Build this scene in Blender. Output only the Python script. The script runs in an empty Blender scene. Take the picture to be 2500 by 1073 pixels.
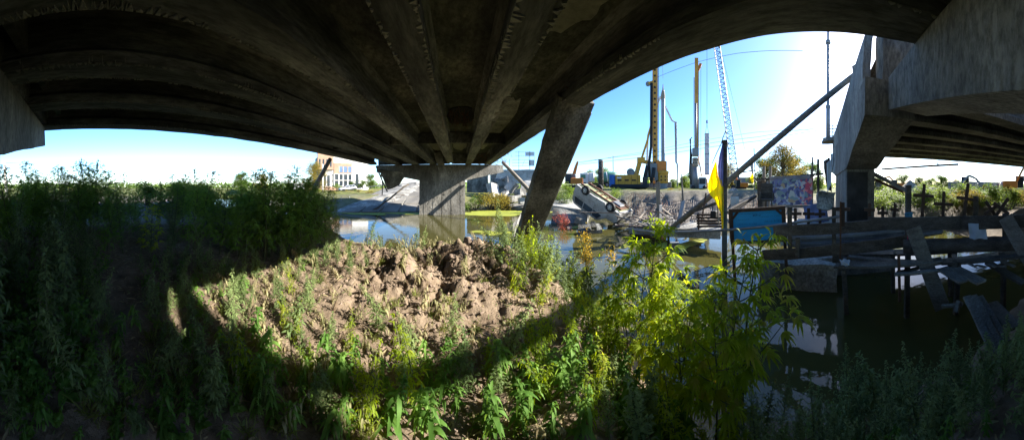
import bpy, bmesh, math, random
import numpy as np
from mathutils import Vector, Matrix, noise as mnoise
# ------------------------------------------------------------------ camera, sky, sun, exposure
SC = bpy.context.scene
COL = SC.collection
F, X0, HZ = 560.0, 1120.0, 455.0          # pixels per radian, column of the bridge axis, horizon row (2500 px wide picture)
cam_d = bpy.data.cameras.new('camera'); cam = bpy.data.objects.new('camera', cam_d); COL.objects.link(cam)
cam_d.type = 'PANO'; cam_d.panorama_type = 'CENTRAL_CYLINDRICAL'
cam_d.central_cylindrical_radius = 1.0
cam_d.central_cylindrical_range_u_min = -X0/F; cam_d.central_cylindrical_range_u_max = (2500-X0)/F
cam_d.central_cylindrical_range_v_min = -(1073-HZ)/F; cam_d.central_cylindrical_range_v_max = HZ/F
cam_d.clip_start = 0.05; cam_d.clip_end = 5000
cam.rotation_euler = (math.pi/2, 0, 0)
SC.camera = cam
SUN_AZ, SUN_EL = (2150-X0)/F, math.atan((HZ-142)/F)
world = bpy.data.worlds.new('World'); SC.world = world; world.use_nodes = True
wn = world.node_tree; bg = wn.nodes['Background']
sky = wn.nodes.new('ShaderNodeTexSky'); sky.sky_type = 'NISHITA'; sky.sun_disc = False
sky.sun_elevation = SUN_EL; sky.sun_rotation = SUN_AZ
sky.air_density = .75; sky.altitude = 0; sky.dust_density = .35; sky.ozone_density = 2.4
hsv = wn.nodes.new('ShaderNodeHueSaturation'); hsv.inputs['Saturation'].default_value = 1.22
wn.links.new(sky.outputs[0], hsv.inputs['Color']); wn.links.new(hsv.outputs[0], bg.inputs[0]); bg.inputs[1].default_value = 0.068
sun_d = bpy.data.lights.new('sun', 'SUN'); sun_d.energy = 3.1; sun_d.angle = math.radians(0.5); sun_d.color = (1, .93, .82)
sun = bpy.data.objects.new('sun', sun_d); COL.objects.link(sun)
SDIR = Vector((math.sin(SUN_AZ)*math.cos(SUN_EL), math.cos(SUN_AZ)*math.cos(SUN_EL), math.sin(SUN_EL)))
sun.rotation_euler = SDIR.to_track_quat('Z', 'Y').to_euler()
sun.location = (20, -5, 20)
SC.view_settings.view_transform = 'Standard'; SC.view_settings.look = 'None'
SC.view_settings.exposure = 2.6; SC.view_settings.gamma = 1.0
SC.render.engine = 'CYCLES'
SC.cycles.use_denoising = True
SC.cycles.max_bounces = 8; SC.cycles.diffuse_bounces = 6; SC.cycles.glossy_bounces = 3; SC.cycles.transmission_bounces = 4
SC.cycles.sample_clamp_indirect = 6
random.seed(7); RNG = np.random.default_rng(7)
R = random.uniform
# ------------------------------------------------------------------ helpers
def P(px, py, D):
    a = (px-X0)/F
    return Vector((D*math.sin(a), D*math.cos(a), (HZ-py)/F*D))
def G(px, py, z):
    return P(px, py, abs(z)*F/max(abs(py-HZ), 1e-6))
def az(px): return (px-X0)/F
class MB:
    def __init__(s): s.v = []; s.f = []
    def add(s, vs, fs):
        o = len(s.v); s.v += [tuple(x) for x in vs]; s.f += [tuple(i+o for i in q) for q in fs]; return s
    def box(s, c, size, rot=None):
        c = Vector(c); hx, hy, hz = size[0]/2, size[1]/2, size[2]/2
        vs = [Vector((x, y, z)) for z in (-hz, hz) for y in (-hy, hy) for x in (-hx, hx)]
        if rot is not None: vs = [rot @ v for v in vs]
        return s.add([c+v for v in vs], [(0,2,3,1),(4,5,7,6),(0,1,5,4),(2,6,7,3),(0,4,6,2),(1,3,7,5)])
    def bar(s, a, b, w, h, up=(0,0,1), w2=None, h2=None):
        a, b = Vector(a), Vector(b); d = (b-a).normalized(); u = Vector(up)
        if abs(d.dot(u)) > .98: u = Vector((0,1,0))
        x = d.cross(u).normalized(); u = x.cross(d).normalized()
        w2 = w if w2 is None else w2; h2 = h if h2 is None else h2
        vs = [a-x*w/2-u*h/2, a+x*w/2-u*h/2, a+x*w/2+u*h/2, a-x*w/2+u*h/2,
              b-x*w2/2-u*h2/2, b+x*w2/2-u*h2/2, b+x*w2/2+u*h2/2, b-x*w2/2+u*h2/2]
        return s.add(vs, [(0,1,2,3),(7,6,5,4),(0,4,5,1),(1,5,6,2),(2,6,7,3),(3,7,4,0)])
    def tube(s, pts, r, n=8, cap=True):
        pts = [Vector(p) for p in pts]; m = len(pts)
        rs = r if isinstance(r, (list, tuple)) else [r]*m
        vs = []; ref = None
        for i, p in enumerate(pts):
            d = (pts[min(i+1, m-1)]-pts[max(i-1, 0)])
            if d.length < 1e-9: d = Vector((0,0,1))
            d.normalize()
            if ref is None or abs(d.dot(ref)) > .95:
                ref = Vector((0,0,1)) if abs(d.z) < .9 else Vector((1,0,0))
            x = d.cross(ref).normalized(); y = d.cross(x).normalized()
            for k in range(n):
                t = 2*math.pi*k/n; vs.append(p+(x*math.cos(t)+y*math.sin(t))*rs[i])
        fs = [(i*n+k, i*n+(k+1)%n, (i+1)*n+(k+1)%n, (i+1)*n+k) for i in range(m-1) for k in range(n)]
        if cap: fs += [tuple(range(n-1, -1, -1)), tuple((m-1)*n+k for k in range(n))]
        return s.add(vs, fs)
    def prism(s, poly, ext):
        ext = Vector(ext); poly = [Vector(p) for p in poly]; n = len(poly)
        return s.add(poly+[p+ext for p in poly], [tuple(range(n-1, -1, -1)), tuple(range(n, 2*n))]+[(i, (i+1)%n, n+(i+1)%n, n+i) for i in range(n)])
    def lathe(s, prof, c, n=16, axis=None):
        c = Vector(c); ax = (Vector(axis).normalized() if axis is not None else Vector((0,0,1)))
        q = ax.to_track_quat('Z', 'Y').to_matrix(); vs = []
        for r, z in prof:
            for k in range(n):
                t = 2*math.pi*k/n; vs.append(c+q@Vector((r*math.cos(t), r*math.sin(t), z)))
        m = len(prof)
        fs = [(i*n+k, i*n+(k+1)%n, (i+1)*n+(k+1)%n, (i+1)*n+k) for i in range(m-1) for k in range(n)]
        fs += [tuple(range(n-1, -1, -1)), tuple((m-1)*n+k for k in range(n))]
        return s.add(vs, fs)
    def build(s, name, mat, parent=None, smooth=False, bevel=0, rough=0, cuts=0, rs=3.0):
        me = bpy.data.meshes.new(name); me.from_pydata(s.v, [], s.f)
        bm = bmesh.new(); bm.from_mesh(me)
        bmesh.ops.recalc_face_normals(bm, faces=bm.faces)
        if cuts: bmesh.ops.subdivide_edges(bm, edges=bm.edges, cuts=cuts, use_grid_fill=True)
        if rough:
            for v in bm.verts:
                v.co += Vector(mnoise.noise_vector(v.co*rs))*rough + Vector(mnoise.noise_vector(v.co*rs*3.1))*rough*.4
        bm.to_mesh(me); bm.free()
        if smooth: me.polygons.foreach_set('use_smooth', [True]*len(me.polygons))
        o = bpy.data.objects.new(name, me); COL.objects.link(o)
        if mat: me.materials.append(mat)
        if parent is not None: o.parent = parent
        if bevel:
            b = o.modifiers.new('bevel', 'BEVEL'); b.width = bevel; b.segments = 1; b.limit_method = 'ANGLE'
        return o
def thing(name, label, cat, loc=(0,0,0), rz=0, group=None):
    o = bpy.data.objects.new(name, None); COL.objects.link(o); o.empty_display_size = .2
    o.location = loc; o.rotation_euler = (0, 0, rz)
    return tag(o, label, cat, group)
def tag(o, label, cat, group=None):
    o['label'] = label; o['category'] = cat
    if group: o['group'] = group
    return o
def kind(o, k, label=None):
    o['kind'] = k
    if label: o['label'] = label
    return o
def facing(name, label, cat, px, py, D, turn=0, group=None):
    """a thing standing at the picture point, local x to the right as seen, local y away from the camera"""
    return thing(name, label, cat, P(px, py, D), -az(px)+turn, group)
# ---- materials
def mat(name, cols, scale=3.0, rough=.8, bump=.25, bscale=25.0, stretch=(1,1,1), metallic=0.0, grime=.5, grime_scale=.7, spec=.3, fine=0.0):
    m = bpy.data.materials.new(name); m.use_nodes = True; nt = m.node_tree; N = nt.nodes; L = nt.links
    bs = N['Principled BSDF']; tc = N.new('ShaderNodeTexCoord'); mp = N.new('ShaderNodeMapping')
    mp.inputs['Scale'].default_value = stretch; L.new(tc.outputs['Object'], mp.inputs[0])
    n1 = N.new('ShaderNodeTexNoise'); n1.inputs['Scale'].default_value = scale; n1.inputs['Detail'].default_value = 8; n1.inputs['Roughness'].default_value = .65
    L.new(mp.outputs[0], n1.inputs['Vector'])
    cr = N.new('ShaderNodeValToRGB'); e = cr.color_ramp.elements
    k = len(cols)
    for i, c in enumerate(cols):
        pos = .3+.4*i/max(k-1, 1)
        if i < 2: el = e[i]; el.position = pos
        else: el = e.new(pos)
        el.color = (*c, 1)
    if k == 1: e[1].color = (*cols[0], 1)
    L.new(n1.outputs[0], cr.inputs[0])
    out = cr.outputs[0]
    if grime:
        n2 = N.new('ShaderNodeTexNoise'); n2.inputs['Scale'].default_value = grime_scale; n2.inputs['Detail'].default_value = 6
        L.new(mp.outputs[0], n2.inputs['Vector'])
        r2 = N.new('ShaderNodeMapRange'); r2.inputs[1].default_value = .35; r2.inputs[2].default_value = .65; r2.inputs[3].default_value = 1-grime; r2.inputs[4].default_value = 1
        L.new(n2.outputs[0], r2.inputs[0])
        mx = N.new('ShaderNodeMix'); mx.data_type = 'RGBA'; mx.blend_type = 'MULTIPLY'; mx.inputs[0].default_value = 1
        L.new(out, mx.inputs[6]); L.new(r2.outputs[0], mx.inputs[7]); out = mx.outputs[2]
    if fine:
        n4 = N.new('ShaderNodeTexNoise'); n4.inputs['Scale'].default_value = scale*9; n4.inputs['Detail'].default_value = 5; n4.inputs['Roughness'].default_value = .7
        L.new(mp.outputs[0], n4.inputs['Vector'])
        r4 = N.new('ShaderNodeMapRange'); r4.inputs[1].default_value = .38; r4.inputs[2].default_value = .6; r4.inputs[3].default_value = 1-fine; r4.inputs[4].default_value = 1+fine*.3
        L.new(n4.outputs[0], r4.inputs[0])
        m4 = N.new('ShaderNodeMix'); m4.data_type = 'RGBA'; m4.blend_type = 'MULTIPLY'; m4.inputs[0].default_value = 1
        L.new(out, m4.inputs[6]); L.new(r4.outputs[0], m4.inputs[7]); out = m4.outputs[2]
    L.new(out, bs.inputs['Base Color'])
    bs.inputs['Roughness'].default_value = rough; bs.inputs['Metallic'].default_value = metallic
    bs.inputs['Specular IOR Level'].default_value = spec
    if bump:
        n3 = N.new('ShaderNodeTexNoise'); n3.inputs['Scale'].default_value = bscale; n3.inputs['Detail'].default_value = 6
        L.new(mp.outputs[0], n3.inputs['Vector'])
        b = N.new('ShaderNodeBump'); b.inputs['Strength'].default_value = bump; b.inputs['Distance'].default_value = .05
        L.new(n3.outputs[0], b.inputs['Height']); L.new(b.outputs[0], bs.inputs['Normal'])
    return m
def leafmat(name, c1, c2, trans=.45, c3=None):
    m = bpy.data.materials.new(name); m.use_nodes = True; nt = m.node_tree; N = nt.nodes; L = nt.links
    bs = N['Principled BSDF']; out = N['Material Output']
    tc = N.new('ShaderNodeTexCoord'); n1 = N.new('ShaderNodeTexNoise'); n1.inputs['Scale'].default_value = 7; n1.inputs['Detail'].default_value = 3
    L.new(tc.outputs['Object'], n1.inputs['Vector'])
    oi = N.new('ShaderNodeObjectInfo'); ad = N.new('ShaderNodeMath'); ad.operation = 'MULTIPLY_ADD'; ad.inputs[1].default_value = .45
    L.new(oi.outputs['Random'], ad.inputs[0])
    sb = N.new('ShaderNodeMath'); sb.operation = 'SUBTRACT'; sb.inputs[1].default_value = .22
    L.new(n1.outputs[0], sb.inputs[0]); L.new(sb.outputs[0], ad.inputs[2])
    cr = N.new('ShaderNodeValToRGB'); e = cr.color_ramp.elements
    e[0].position = .25; e[0].color = (*c1, 1); e[1].position = .65; e[1].color = (*c2, 1)
    if c3: x = e.new(.85); x.color = (*c3, 1)
    L.new(ad.outputs[0], cr.inputs[0]); L.new(cr.outputs[0], bs.inputs['Base Color'])
    bs.inputs['Roughness'].default_value = .6; bs.inputs['Specular IOR Level'].default_value = .15
    tr = N.new('ShaderNodeBsdfTranslucent')
    hs = N.new('ShaderNodeHueSaturation'); hs.inputs['Hue'].default_value = .475; hs.inputs['Saturation'].default_value = 1.1; hs.inputs['Value'].default_value = 2.0
    L.new(cr.outputs[0], hs.inputs['Color']); L.new(hs.outputs[0], tr.inputs[0])
    mx = N.new('ShaderNodeMixShader'); mx.inputs[0].default_value = trans
    L.new(bs.outputs[0], mx.inputs[1]); L.new(tr.outputs[0], mx.inputs[2]); L.new(mx.outputs[0], out.inputs[0])
    return m
def plain(name, c, rough=.6, metallic=0.0):
    return mat(name, [tuple(x*.75 for x in c), c], scale=6, rough=rough, bump=.05, metallic=metallic, grime=.25)
M = {}
M['concrete'] = mat('weathered_concrete', [(.12,.115,.10), (.24,.23,.205), (.33,.32,.29)], 1.6, .9, .5, 14, (1,1,.35), grime=.6, grime_scale=.5, fine=.45)
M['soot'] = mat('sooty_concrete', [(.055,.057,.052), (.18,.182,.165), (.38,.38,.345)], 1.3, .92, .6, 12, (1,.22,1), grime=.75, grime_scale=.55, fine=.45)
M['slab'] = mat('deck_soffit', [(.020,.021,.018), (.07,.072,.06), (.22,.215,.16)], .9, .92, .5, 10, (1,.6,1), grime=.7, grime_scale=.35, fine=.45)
M['pale'] = mat('pale_broken_concrete', [(.27,.26,.235), (.42,.41,.38), (.52,.5,.47)], 2.5, .9, .4, 20, grime=.35)
M['rubble'] = mat('rubble_concrete', [(.14,.135,.12), (.33,.32,.29), (.45,.44,.4)], 1.5, .95, .5, 9, grime=.5, fine=.45)
M['wood'] = mat('dark_wet_wood', [(.06,.05,.042), (.12,.10,.083), (.19,.165,.14)], 5, .75, .4, 40, (.6,.6,1.6), grime=.5, fine=.45)
M['greywood'] = mat('grey_weathered_wood', [(.14,.12,.098), (.27,.235,.195), (.37,.33,.28)], 6, .8, .4, 40, (.5,.5,2), grime=.45, fine=.45)
M['palewood'] = mat('pale_plank_wood', [(.22,.19,.15), (.33,.28,.22)], 6, .8, .3, 40, grime=.4)
M['brown'] = mat('brown_wood', [(.055,.032,.022), (.11,.065,.045)], 6, .7, .3, 40, grime=.4)
M['rust'] = mat('rusty_steel', [(.07,.035,.022), (.16,.075,.04), (.09,.06,.05)], 9, .85, .4, 60, grime=.4)
M['steel'] = mat('galvanised_steel', [(.19,.20,.22), (.30,.31,.33)], 5, .5, .1, 30, metallic=.4, grime=.35)
M['dark'] = plain('black_rubber', (.02,.02,.02), .7)
M['glass'] = plain('dark_window_glass', (.03,.04,.05), .12)
M['bluewin'] = plain('blue_reflecting_window', (.10,.16,.28), .15)
M['yellow'] = plain('machine_yellow_paint', (.62,.31,.035), .5)
M['mast'] = plain('dusty_mast_paint', (.58,.28,.05), .6)
M['orange'] = plain('machine_orange_paint', (.62,.20,.03), .5)
M['white'] = plain('white_paint', (.72,.72,.70), .5)
M['blue'] = plain('blue_paint', (.03,.13,.42), .5)
M['grey'] = plain('grey_machine_paint', (.20,.21,.22), .5)
M['sandstone'] = mat('sand', [(.22,.19,.15), (.33,.29,.23)], 2, .95, .5, 6, grime=.3)
M['stemg'] = mat('green_stem', [(.06,.08,.03), (.11,.12,.05)], 8, .7, 0, grime=0)
M['stemb'] = mat('dry_stem', [(.16,.11,.065), (.27,.2,.13)], 8, .8, 0, grime=0)
M['bark'] = mat('bark', [(.06,.05,.04), (.13,.11,.085)], 8, .9, .5, 20, grime=.3)
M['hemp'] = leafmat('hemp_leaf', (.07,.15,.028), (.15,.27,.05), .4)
M['hempsun'] = leafmat('sunlit_hemp_leaf', (.13,.21,.02), (.26,.35,.035), .6, (.34,.33,.07))  # lit copy of the hemp leaf: sun on the foliage put into the colour
M['goose'] = leafmat('grey_green_leaf', (.10,.15,.055), (.20,.26,.10), .35)
M['wilt'] = leafmat('wilted_leaf', (.20,.20,.09), (.34,.31,.17), .35, (.36,.28,.17))
M['broad'] = leafmat('broad_weed_leaf', (.07,.155,.028), (.15,.27,.055), .4)
M['grass'] = leafmat('grass_blade', (.07,.11,.022), (.17,.2,.05), .4)
M['gold'] = leafmat('yellow_flower', (.5,.34,.02), (.7,.5,.03), .2)
M['treeleaf'] = leafmat('tree_leaf', (.055,.105,.02), (.13,.20,.04), .4)
M['yelleaf'] = leafmat('yellowing_leaf', (.13,.13,.025), (.27,.23,.05), .4)
M['redleaf'] = leafmat('reddish_leaf', (.2,.06,.04), (.32,.12,.07), .35)
# ------------------------------------------------------------------ numeric noise and ground shape
def _h(x, y, s):
    v = np.sin(x*127.1+y*311.7+s*74.7)*43758.5453
    return v-np.floor(v)
def vnoise(x, y, s=0):
    xi, yi = np.floor(x), np.floor(y); u, v = x-xi, y-yi
    u = u*u*(3-2*u); v = v*v*(3-2*v)
    return (_h(xi, yi, s)*(1-u)+_h(xi+1, yi, s)*u)*(1-v)+(_h(xi, yi+1, s)*(1-u)+_h(xi+1, yi+1, s)*u)*v
def fbm(x, y, s=0, o=4):
    t = 0; a = .5
    for i in range(o): t = t+a*(vnoise(x, y, s+i)*2-1); x = x*2.03+5.1; y = y*2.03+1.7; a *= .5
    return t
WZ = -2.75
NEAR = [(-70,24), (-22,14.5), (-9,10.6), (-4,8.3), (-1.2,6.9), (.6,6.6), (2.0,5.5), (2.7,4.2), (2.75,2.4), (2.35,1.0), (2.3,.1), (2.45,-.7), (2.7,-1.4), (2.9,-2.4), (3.1,-3.8), (4.2,-8)]
FARS = [(5.5,-9), (7.5,-7.2), (9.5,-6.8), (11.5,-7.4), (13.4,-7.2), (15.5,-5.8), (18.5,-1), (17.5,4.5), (14.6,7.8), (12.4,11.5), (11.5,17), (10,23), (6,27), (0,27), (-6,24.5), (-12.4,20.8), (-30,27), (-70,36)]
POLY = np.array(NEAR+FARS, float)
def sdist(x, y):
    """distance from the water's edge, positive on land"""
    d = np.full(x.shape, 1e9); ins = np.zeros(x.shape, bool); n = len(POLY)
    for i in range(n):
        ax, ay = POLY[i]; bx, by = POLY[(i+1) % n]
        ex, ey = bx-ax, by-ay
        t = np.clip(((x-ax)*ex+(y-ay)*ey)/(ex*ex+ey*ey), 0, 1)
        d = np.minimum(d, np.hypot(x-ax-t*ex, y-ay-t*ey))
        c = ((ay > y) != (by > y)) & (x < (bx-ax)*(y-ay)/((by-ay) if by != ay else 1e-9)+ax)
        ins ^= c
    return np.where(ins, -d, d)
def sst(a, b, x):
    t = np.clip((x-a)/(b-a), 0, 1); return t*t*(3-2*t)
def ground_z(x, y):
    x = np.asarray(x, float); y = np.asarray(y, float)
    r = np.hypot(x, y); a = np.arctan2(x, y)
    d = sdist(x, y)+fbm(x*.9, y*.9, 3)*.35
    near = 1-sst(9, 13, r)
    rig = sst(.45, .65, a)*(1-sst(1.35, 1.6, a))*sst(14, 20, r)
    back = sst(1.5, 1.8, a)
    tgt = -1.15+rig*.65-back*.45
    tgt = tgt*(1-near)+(-1.62)*near
    W = (5.0+rig*2)*(1-near)+1.5*near
    z = WZ+(tgt-WZ)*sst(0, W, d)
    z = np.where(d < 0, WZ-.9*sst(0, 2.2, -d), z)
    land = sst(.0, 1.0, d)
    # near bank: tipped earth heap, path, left bank
    m = np.exp(-(((x+.35)/1.75)**2+((y-4.1)/1.15)**2))
    m2 = np.exp(-(((x-.55)/.8)**2+((y-4.5)/.75)**2))
    z = z+land*near*(m*.30+m2*.16)
    z = z-near*.16*np.exp(-(((x+.3)/1.6)**2+((y-2.0)/.8)**2))
    z = z+near*land*.35*sst(-3.2, -6.5, x)
    cl = np.abs(fbm(x*2.2, y*2.2, 11, 5)); cm = np.clip(m*1.4+m2, 0, 1)
    z = z+land*near*(cm*(.55*cl-.09)+cm*.16*np.abs(fbm(x*5, y*5, 5, 4)))
    z = z+fbm(x*.8, y*.8, 21)*.10*near+fbm(x*6, y*6, 8, 4)*.035*near*land+near*land*cm*(.05*np.abs(fbm(x*16, y*16, 71, 4))+.03*fbm(x*30, y*30, 72, 3))
    far = 1-near
    z = z+far*land*(fbm(x*.25, y*.25, 31)*.35+rig*sst(8, 2, d)*(np.abs(fbm(x*1.1, y*1.1, 17, 5))*1.0-.15))
    return z
def gz(x, y): return float(ground_z(np.array([x]), np.array([y]))[0])
def npmesh(name, V, Fq, mat_, parent=None, smooth=False, nv=4):
    me = bpy.data.meshes.new(name); nf = len(Fq)
    me.vertices.add(len(V)); me.vertices.foreach_set('co', np.asarray(V, np.float32).ravel())
    me.loops.add(nf*nv); me.loops.foreach_set('vertex_index', np.asarray(Fq, np.int32).ravel())
    me.polygons.add(nf); me.polygons.foreach_set('loop_start', np.arange(nf, dtype=np.int32)*nv)
    if smooth: me.polygons.foreach_set('use_smooth', np.ones(nf, bool))
    me.update(calc_edges=True); me.validate()
    if mat_: me.materials.append(mat_)
    o = bpy.data.objects.new(name, me); COL.objects.link(o)
    if parent is not None: o.parent = parent
    return o
# ---- ground: one sheet from the photographer's feet to the horizon
na = 760
rr = np.concatenate([[0.0], [.35,.6,.8,.95], 1.1*np.exp(np.linspace(0, math.log(8/1.1), 235)), 8*np.exp(np.linspace(0, math.log(1500/8), 150))[1:]]); nr = len(rr)
aa = np.linspace(-math.pi, math.pi, na, endpoint=False)
RR, AA = np.meshgrid(rr, aa, indexing='ij')
gx, gy = RR*np.sin(AA), RR*np.cos(AA)
gzv = ground_z(gx.ravel(), gy.ravel())
V = np.stack([gx.ravel(), gy.ravel(), gzv], 1)
i, j = np.meshgrid(np.arange(nr-1), np.arange(na), indexing='ij')
j2 = (j+1) % na
FQ = np.stack([i*na+j, (i+1)*na+j, (i+1)*na+j2, i*na+j2], -1).reshape(-1, 4)
def ground_material():
    m = bpy.data.materials.new('ground'); m.use_nodes = True; nt = m.node_tree; N = nt.nodes; L = nt.links
    bs = N['Principled BSDF']; bs.inputs['Roughness'].default_value = .95; bs.inputs['Specular IOR Level'].default_value = .15
    tc = N.new('ShaderNodeTexCoord'); sx = N.new('ShaderNodeSeparateXYZ'); L.new(tc.outputs['Object'], sx.inputs[0])
    def noi(s, d=8, ro=.6):
        n = N.new('ShaderNodeTexNoise'); n.inputs['Scale'].default_value = s; n.inputs['Detail'].default_value = d; n.inputs['Roughness'].default_value = ro
        L.new(tc.outputs['Object'], n.inputs['Vector']); return n
    def ramp(src, stops):
        c = N.new('ShaderNodeValToRGB'); e = c.color_ramp.elements
        for k, (p, col) in enumerate(stops):
            el = e[k] if k < 2 else e.new(p)
            el.position = p; el.color = (*col, 1)
        L.new(src, c.inputs[0]); return c
    soil = ramp(noi(3.5, 10, .7).outputs[0], [(.3, (.115,.083,.056)), (.5, (.215,.163,.115)), (.7, (.30,.235,.172))])
    weed = ramp(noi(.5, 10, .75).outputs[0], [(.36, (.12,.10,.06)), (.48, (.09,.11,.03)), (.62, (.17,.17,.05))])
    ln = N.new('ShaderNodeVectorMath'); ln.operation = 'LENGTH'; L.new(tc.outputs['Object'], ln.inputs[0])
    mr = N.new('ShaderNodeMapRange'); mr.inputs[1].default_value = 20; mr.inputs[2].default_value = 34; L.new(ln.outputs['Value'], mr.inputs[0])
    mud = ramp(noi(1.2, 10, .7).outputs[0], [(.3, (.07,.06,.05)), (.5, (.15,.13,.11)), (.7, (.24,.21,.18))])
    mr0 = N.new('ShaderNodeMapRange'); mr0.inputs[1].default_value = 9; mr0.inputs[2].default_value = 13; L.new(ln.outputs['Value'], mr0.inputs[0])
    mx0 = N.new('ShaderNodeMix'); mx0.data_type = 'RGBA'; L.new(mr0.outputs[0], mx0.inputs[0]); L.new(soil.outputs[0], mx0.inputs[6]); L.new(mud.outputs[0], mx0.inputs[7])
    mx = N.new('ShaderNodeMix'); mx.data_type = 'RGBA'; L.new(mr.outputs[0], mx.inputs[0]); L.new(mx0.outputs[2], mx.inputs[6]); L.new(weed.outputs[0], mx.inputs[7])
    L.new(mx.outputs[2], bs.inputs['Base Color'])
    b = N.new('ShaderNodeBump'); b.inputs['Strength'].default_value = .9; b.inputs['Distance'].default_value = .04
    L.new(noi(24, 8, .7).outputs[0], b.inputs['Height']); L.new(b.outputs[0], bs.inputs['Normal'])
    return m
M['ground'] = ground_material()
kind(npmesh('ground', V, FQ, M['ground'], smooth=True), 'structure')
# ---- water
def water_material():
    m = bpy.data.materials.new('murky_water'); m.use_nodes = True; nt = m.node_tree; N = nt.nodes; L = nt.links
    bs = N['Principled BSDF']; bs.inputs['Base Color'].default_value = (.06,.056,.017, 1); bs.inputs['Roughness'].default_value = .03; bs.inputs['IOR'].default_value = 1.33
    tc = N.new('ShaderNodeTexCoord'); n = N.new('ShaderNodeTexNoise'); n.inputs['Scale'].default_value = 2.2; n.inputs['Detail'].default_value = 4
    L.new(tc.outputs['Object'], n.inputs['Vector'])
    b = N.new('ShaderNodeBump'); b.inputs['Strength'].default_value = .22; b.inputs['Distance'].default_value = .025
    L.new(n.outputs[0], b.inputs['Height']); L.new(b.outputs[0], bs.inputs['Normal'])
    return m
M['water'] = water_material()
w = MB(); w.add([(-90,-14,WZ), (30,-14,WZ), (30,45,WZ), (-90,45,WZ)], [(0,1,2,3)])
kind(w.build('river_water', M['water']), 'structure')
M['duck'] = mat('duckweed', [(.22,.26,.03), (.34,.36,.05)], 4, .8, .2, 50, grime=.3)
def duckweed(c, rx, ry, s):
    zz = WZ+.006+(s*7.3 % 1)*.02
    n = 60; vs = [(c[0], c[1], zz)]
    for k in range(n):
        t = 2*math.pi*k/n; q = 1+.55*mnoise.noise(Vector((math.cos(t)*1.6+s*9, math.sin(t)*1.6, s)))+.25*mnoise.noise(Vector((math.cos(t)*6, math.sin(t)*6, s*3)))
        vs.append((c[0]+rx*q*math.cos(t), c[1]+ry*q*math.sin(t), zz))
    return vs, [(0, k+1, (k+1) % n+1) for k in range(n)]
dw = MB()
for px, py, rx, ry in [(1205,520,4.6,2.2), (1290,518,2.4,1.6), (980,520,4.0,.9), (870,520,3.0,1.0), (1215,570,1.0,.5), (1180,566,.7,.35), (1400,556,1.0,.5), (1440,566,.9,.4), (1620,600,.9,.35), (1690,595,1.2,.4), (1540,598,.6,.25), (1660,612,.5,.2)]:
    p = G(px, py, WZ); dw.add(*duckweed(p, rx, ry, px*.013)); 
kind(dw.build('duckweed', M['duck']), 'stuff', 'yellow green duckweed floating on the still river')
# ------------------------------------------------------------------ the standing bridge
ZB = 2.16                      # underside of the girders above the lens
def girder_mesh(x, y0, y1, s=0, w=.58, cut0=0, cut1=0):
    """bulb-tee girder running along y, edges slightly spalled"""
    h = w/2
    prof = [(-h,0), (h,0), (h,.20), (.11,.36), (.11,.92), (.30,1.07), (-.30,1.07), (-.11,.92), (-.11,.36), (-h,.20)]
    n = int((y1-y0)/.45)+1; vs = []; m = len(prof)
    for i in range(n+1):
        y = y0+(y1-y0)*i/n
        for k, (px, pz) in enumerate(prof):
            q = Vector((px*3+s*7.1, y*1.7, pz*3))
            j = .018 if k in (0, 1, 2, 9) else .006
            d = Vector(mnoise.noise_vector(q))*j
            sp = max(0, mnoise.noise(Vector((s*3.3+px*2, y*.8, 1.7)))-.35)*.18 if k in (0, 1) else 0
            vs.append((x+px*(1-sp)+d.x, y+(d.y if 0 < i < n else 0), ZB+pz+d.z+sp*.3))
    fs = [(i*m+k, i*m+(k+1) % m, (i+1)*m+(k+1) % m, (i+1)*m+k) for i in range(n) for k in range(m)]
    fs += [tuple(range(m-1, -1, -1)), tuple(n*m+k for k in range(m))]
    b = MB(); b.add(vs, fs); return b
SKEW = math.radians(2.8)
def pier(name, label, cx, cy, x_end0, x_end1, col0, col1, zbase, matc, thick=.85, zend=1.5, zmid=.62, rot=SKEW, chip=0):
    t = thing(name, label, 'bridge pier', (cx, cy, 0), rot)
    b = MB(); zt = ZB-.012
    poly = [(x_end0, -thick/2, zt), (x_end0, -thick/2, zend), (col0-.15, -thick/2, zmid), (col1+.15, -thick/2, zmid), (x_end1, -thick/2, zend), (x_end1, -thick/2, zt)]
    b.prism(poly, (0, thick, 0)); b.build('cap_beam', matc, t, cuts=5, rough=.022, rs=1.6, bevel=0)
    b = MB(); b.box(((col0+col1)/2, 0, (zmid+.02+zbase)/2), (col1-col0, thick*.92, zmid-.02-zbase)); c = b.build('column', matc, t, cuts=4, rough=.012, rs=2.5)
    b = MB()
    for k in range(5):                        # shutter-board joints standing proud
        xx = col0+(col1-col0)*(k+.5)/5
        b.box((xx, -thick*.46-.006, (zmid+zbase)/2), (.035, .03, zmid-zbase-.1))
    b.build('formwork_ridge', matc, c)
    return t
pier('bridge_pier', 'near hammerhead pier under the standing bridge, its tapered cap at both picture edges', -2.1, -2.08, -6.1, 6.42, -1.75, 2.35, -2.2, M['concrete'])
fp = pier('bridge_pier', 'grey hammerhead pier standing in the river under the far end of the bridge', -1.9, 22.6, -6.3, 6.3, -1.95, 2.5, -3.4, M['concrete'], 1.0, 1.45, .62)
b = MB()
for k in range(9): b.tube([(R(-4.5, 5.5), -.52, 1.9+R(-.2,.2)), (R(-4.5, 5.5), -.56, 1.5+R(-.4,.3))], .012, 4)
GX = [-8.28, -6.08, -4.27, -2.50, -.77, .94, 2.86]
GX2 = [5.45+1.75*k for k in range(7)]
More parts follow.
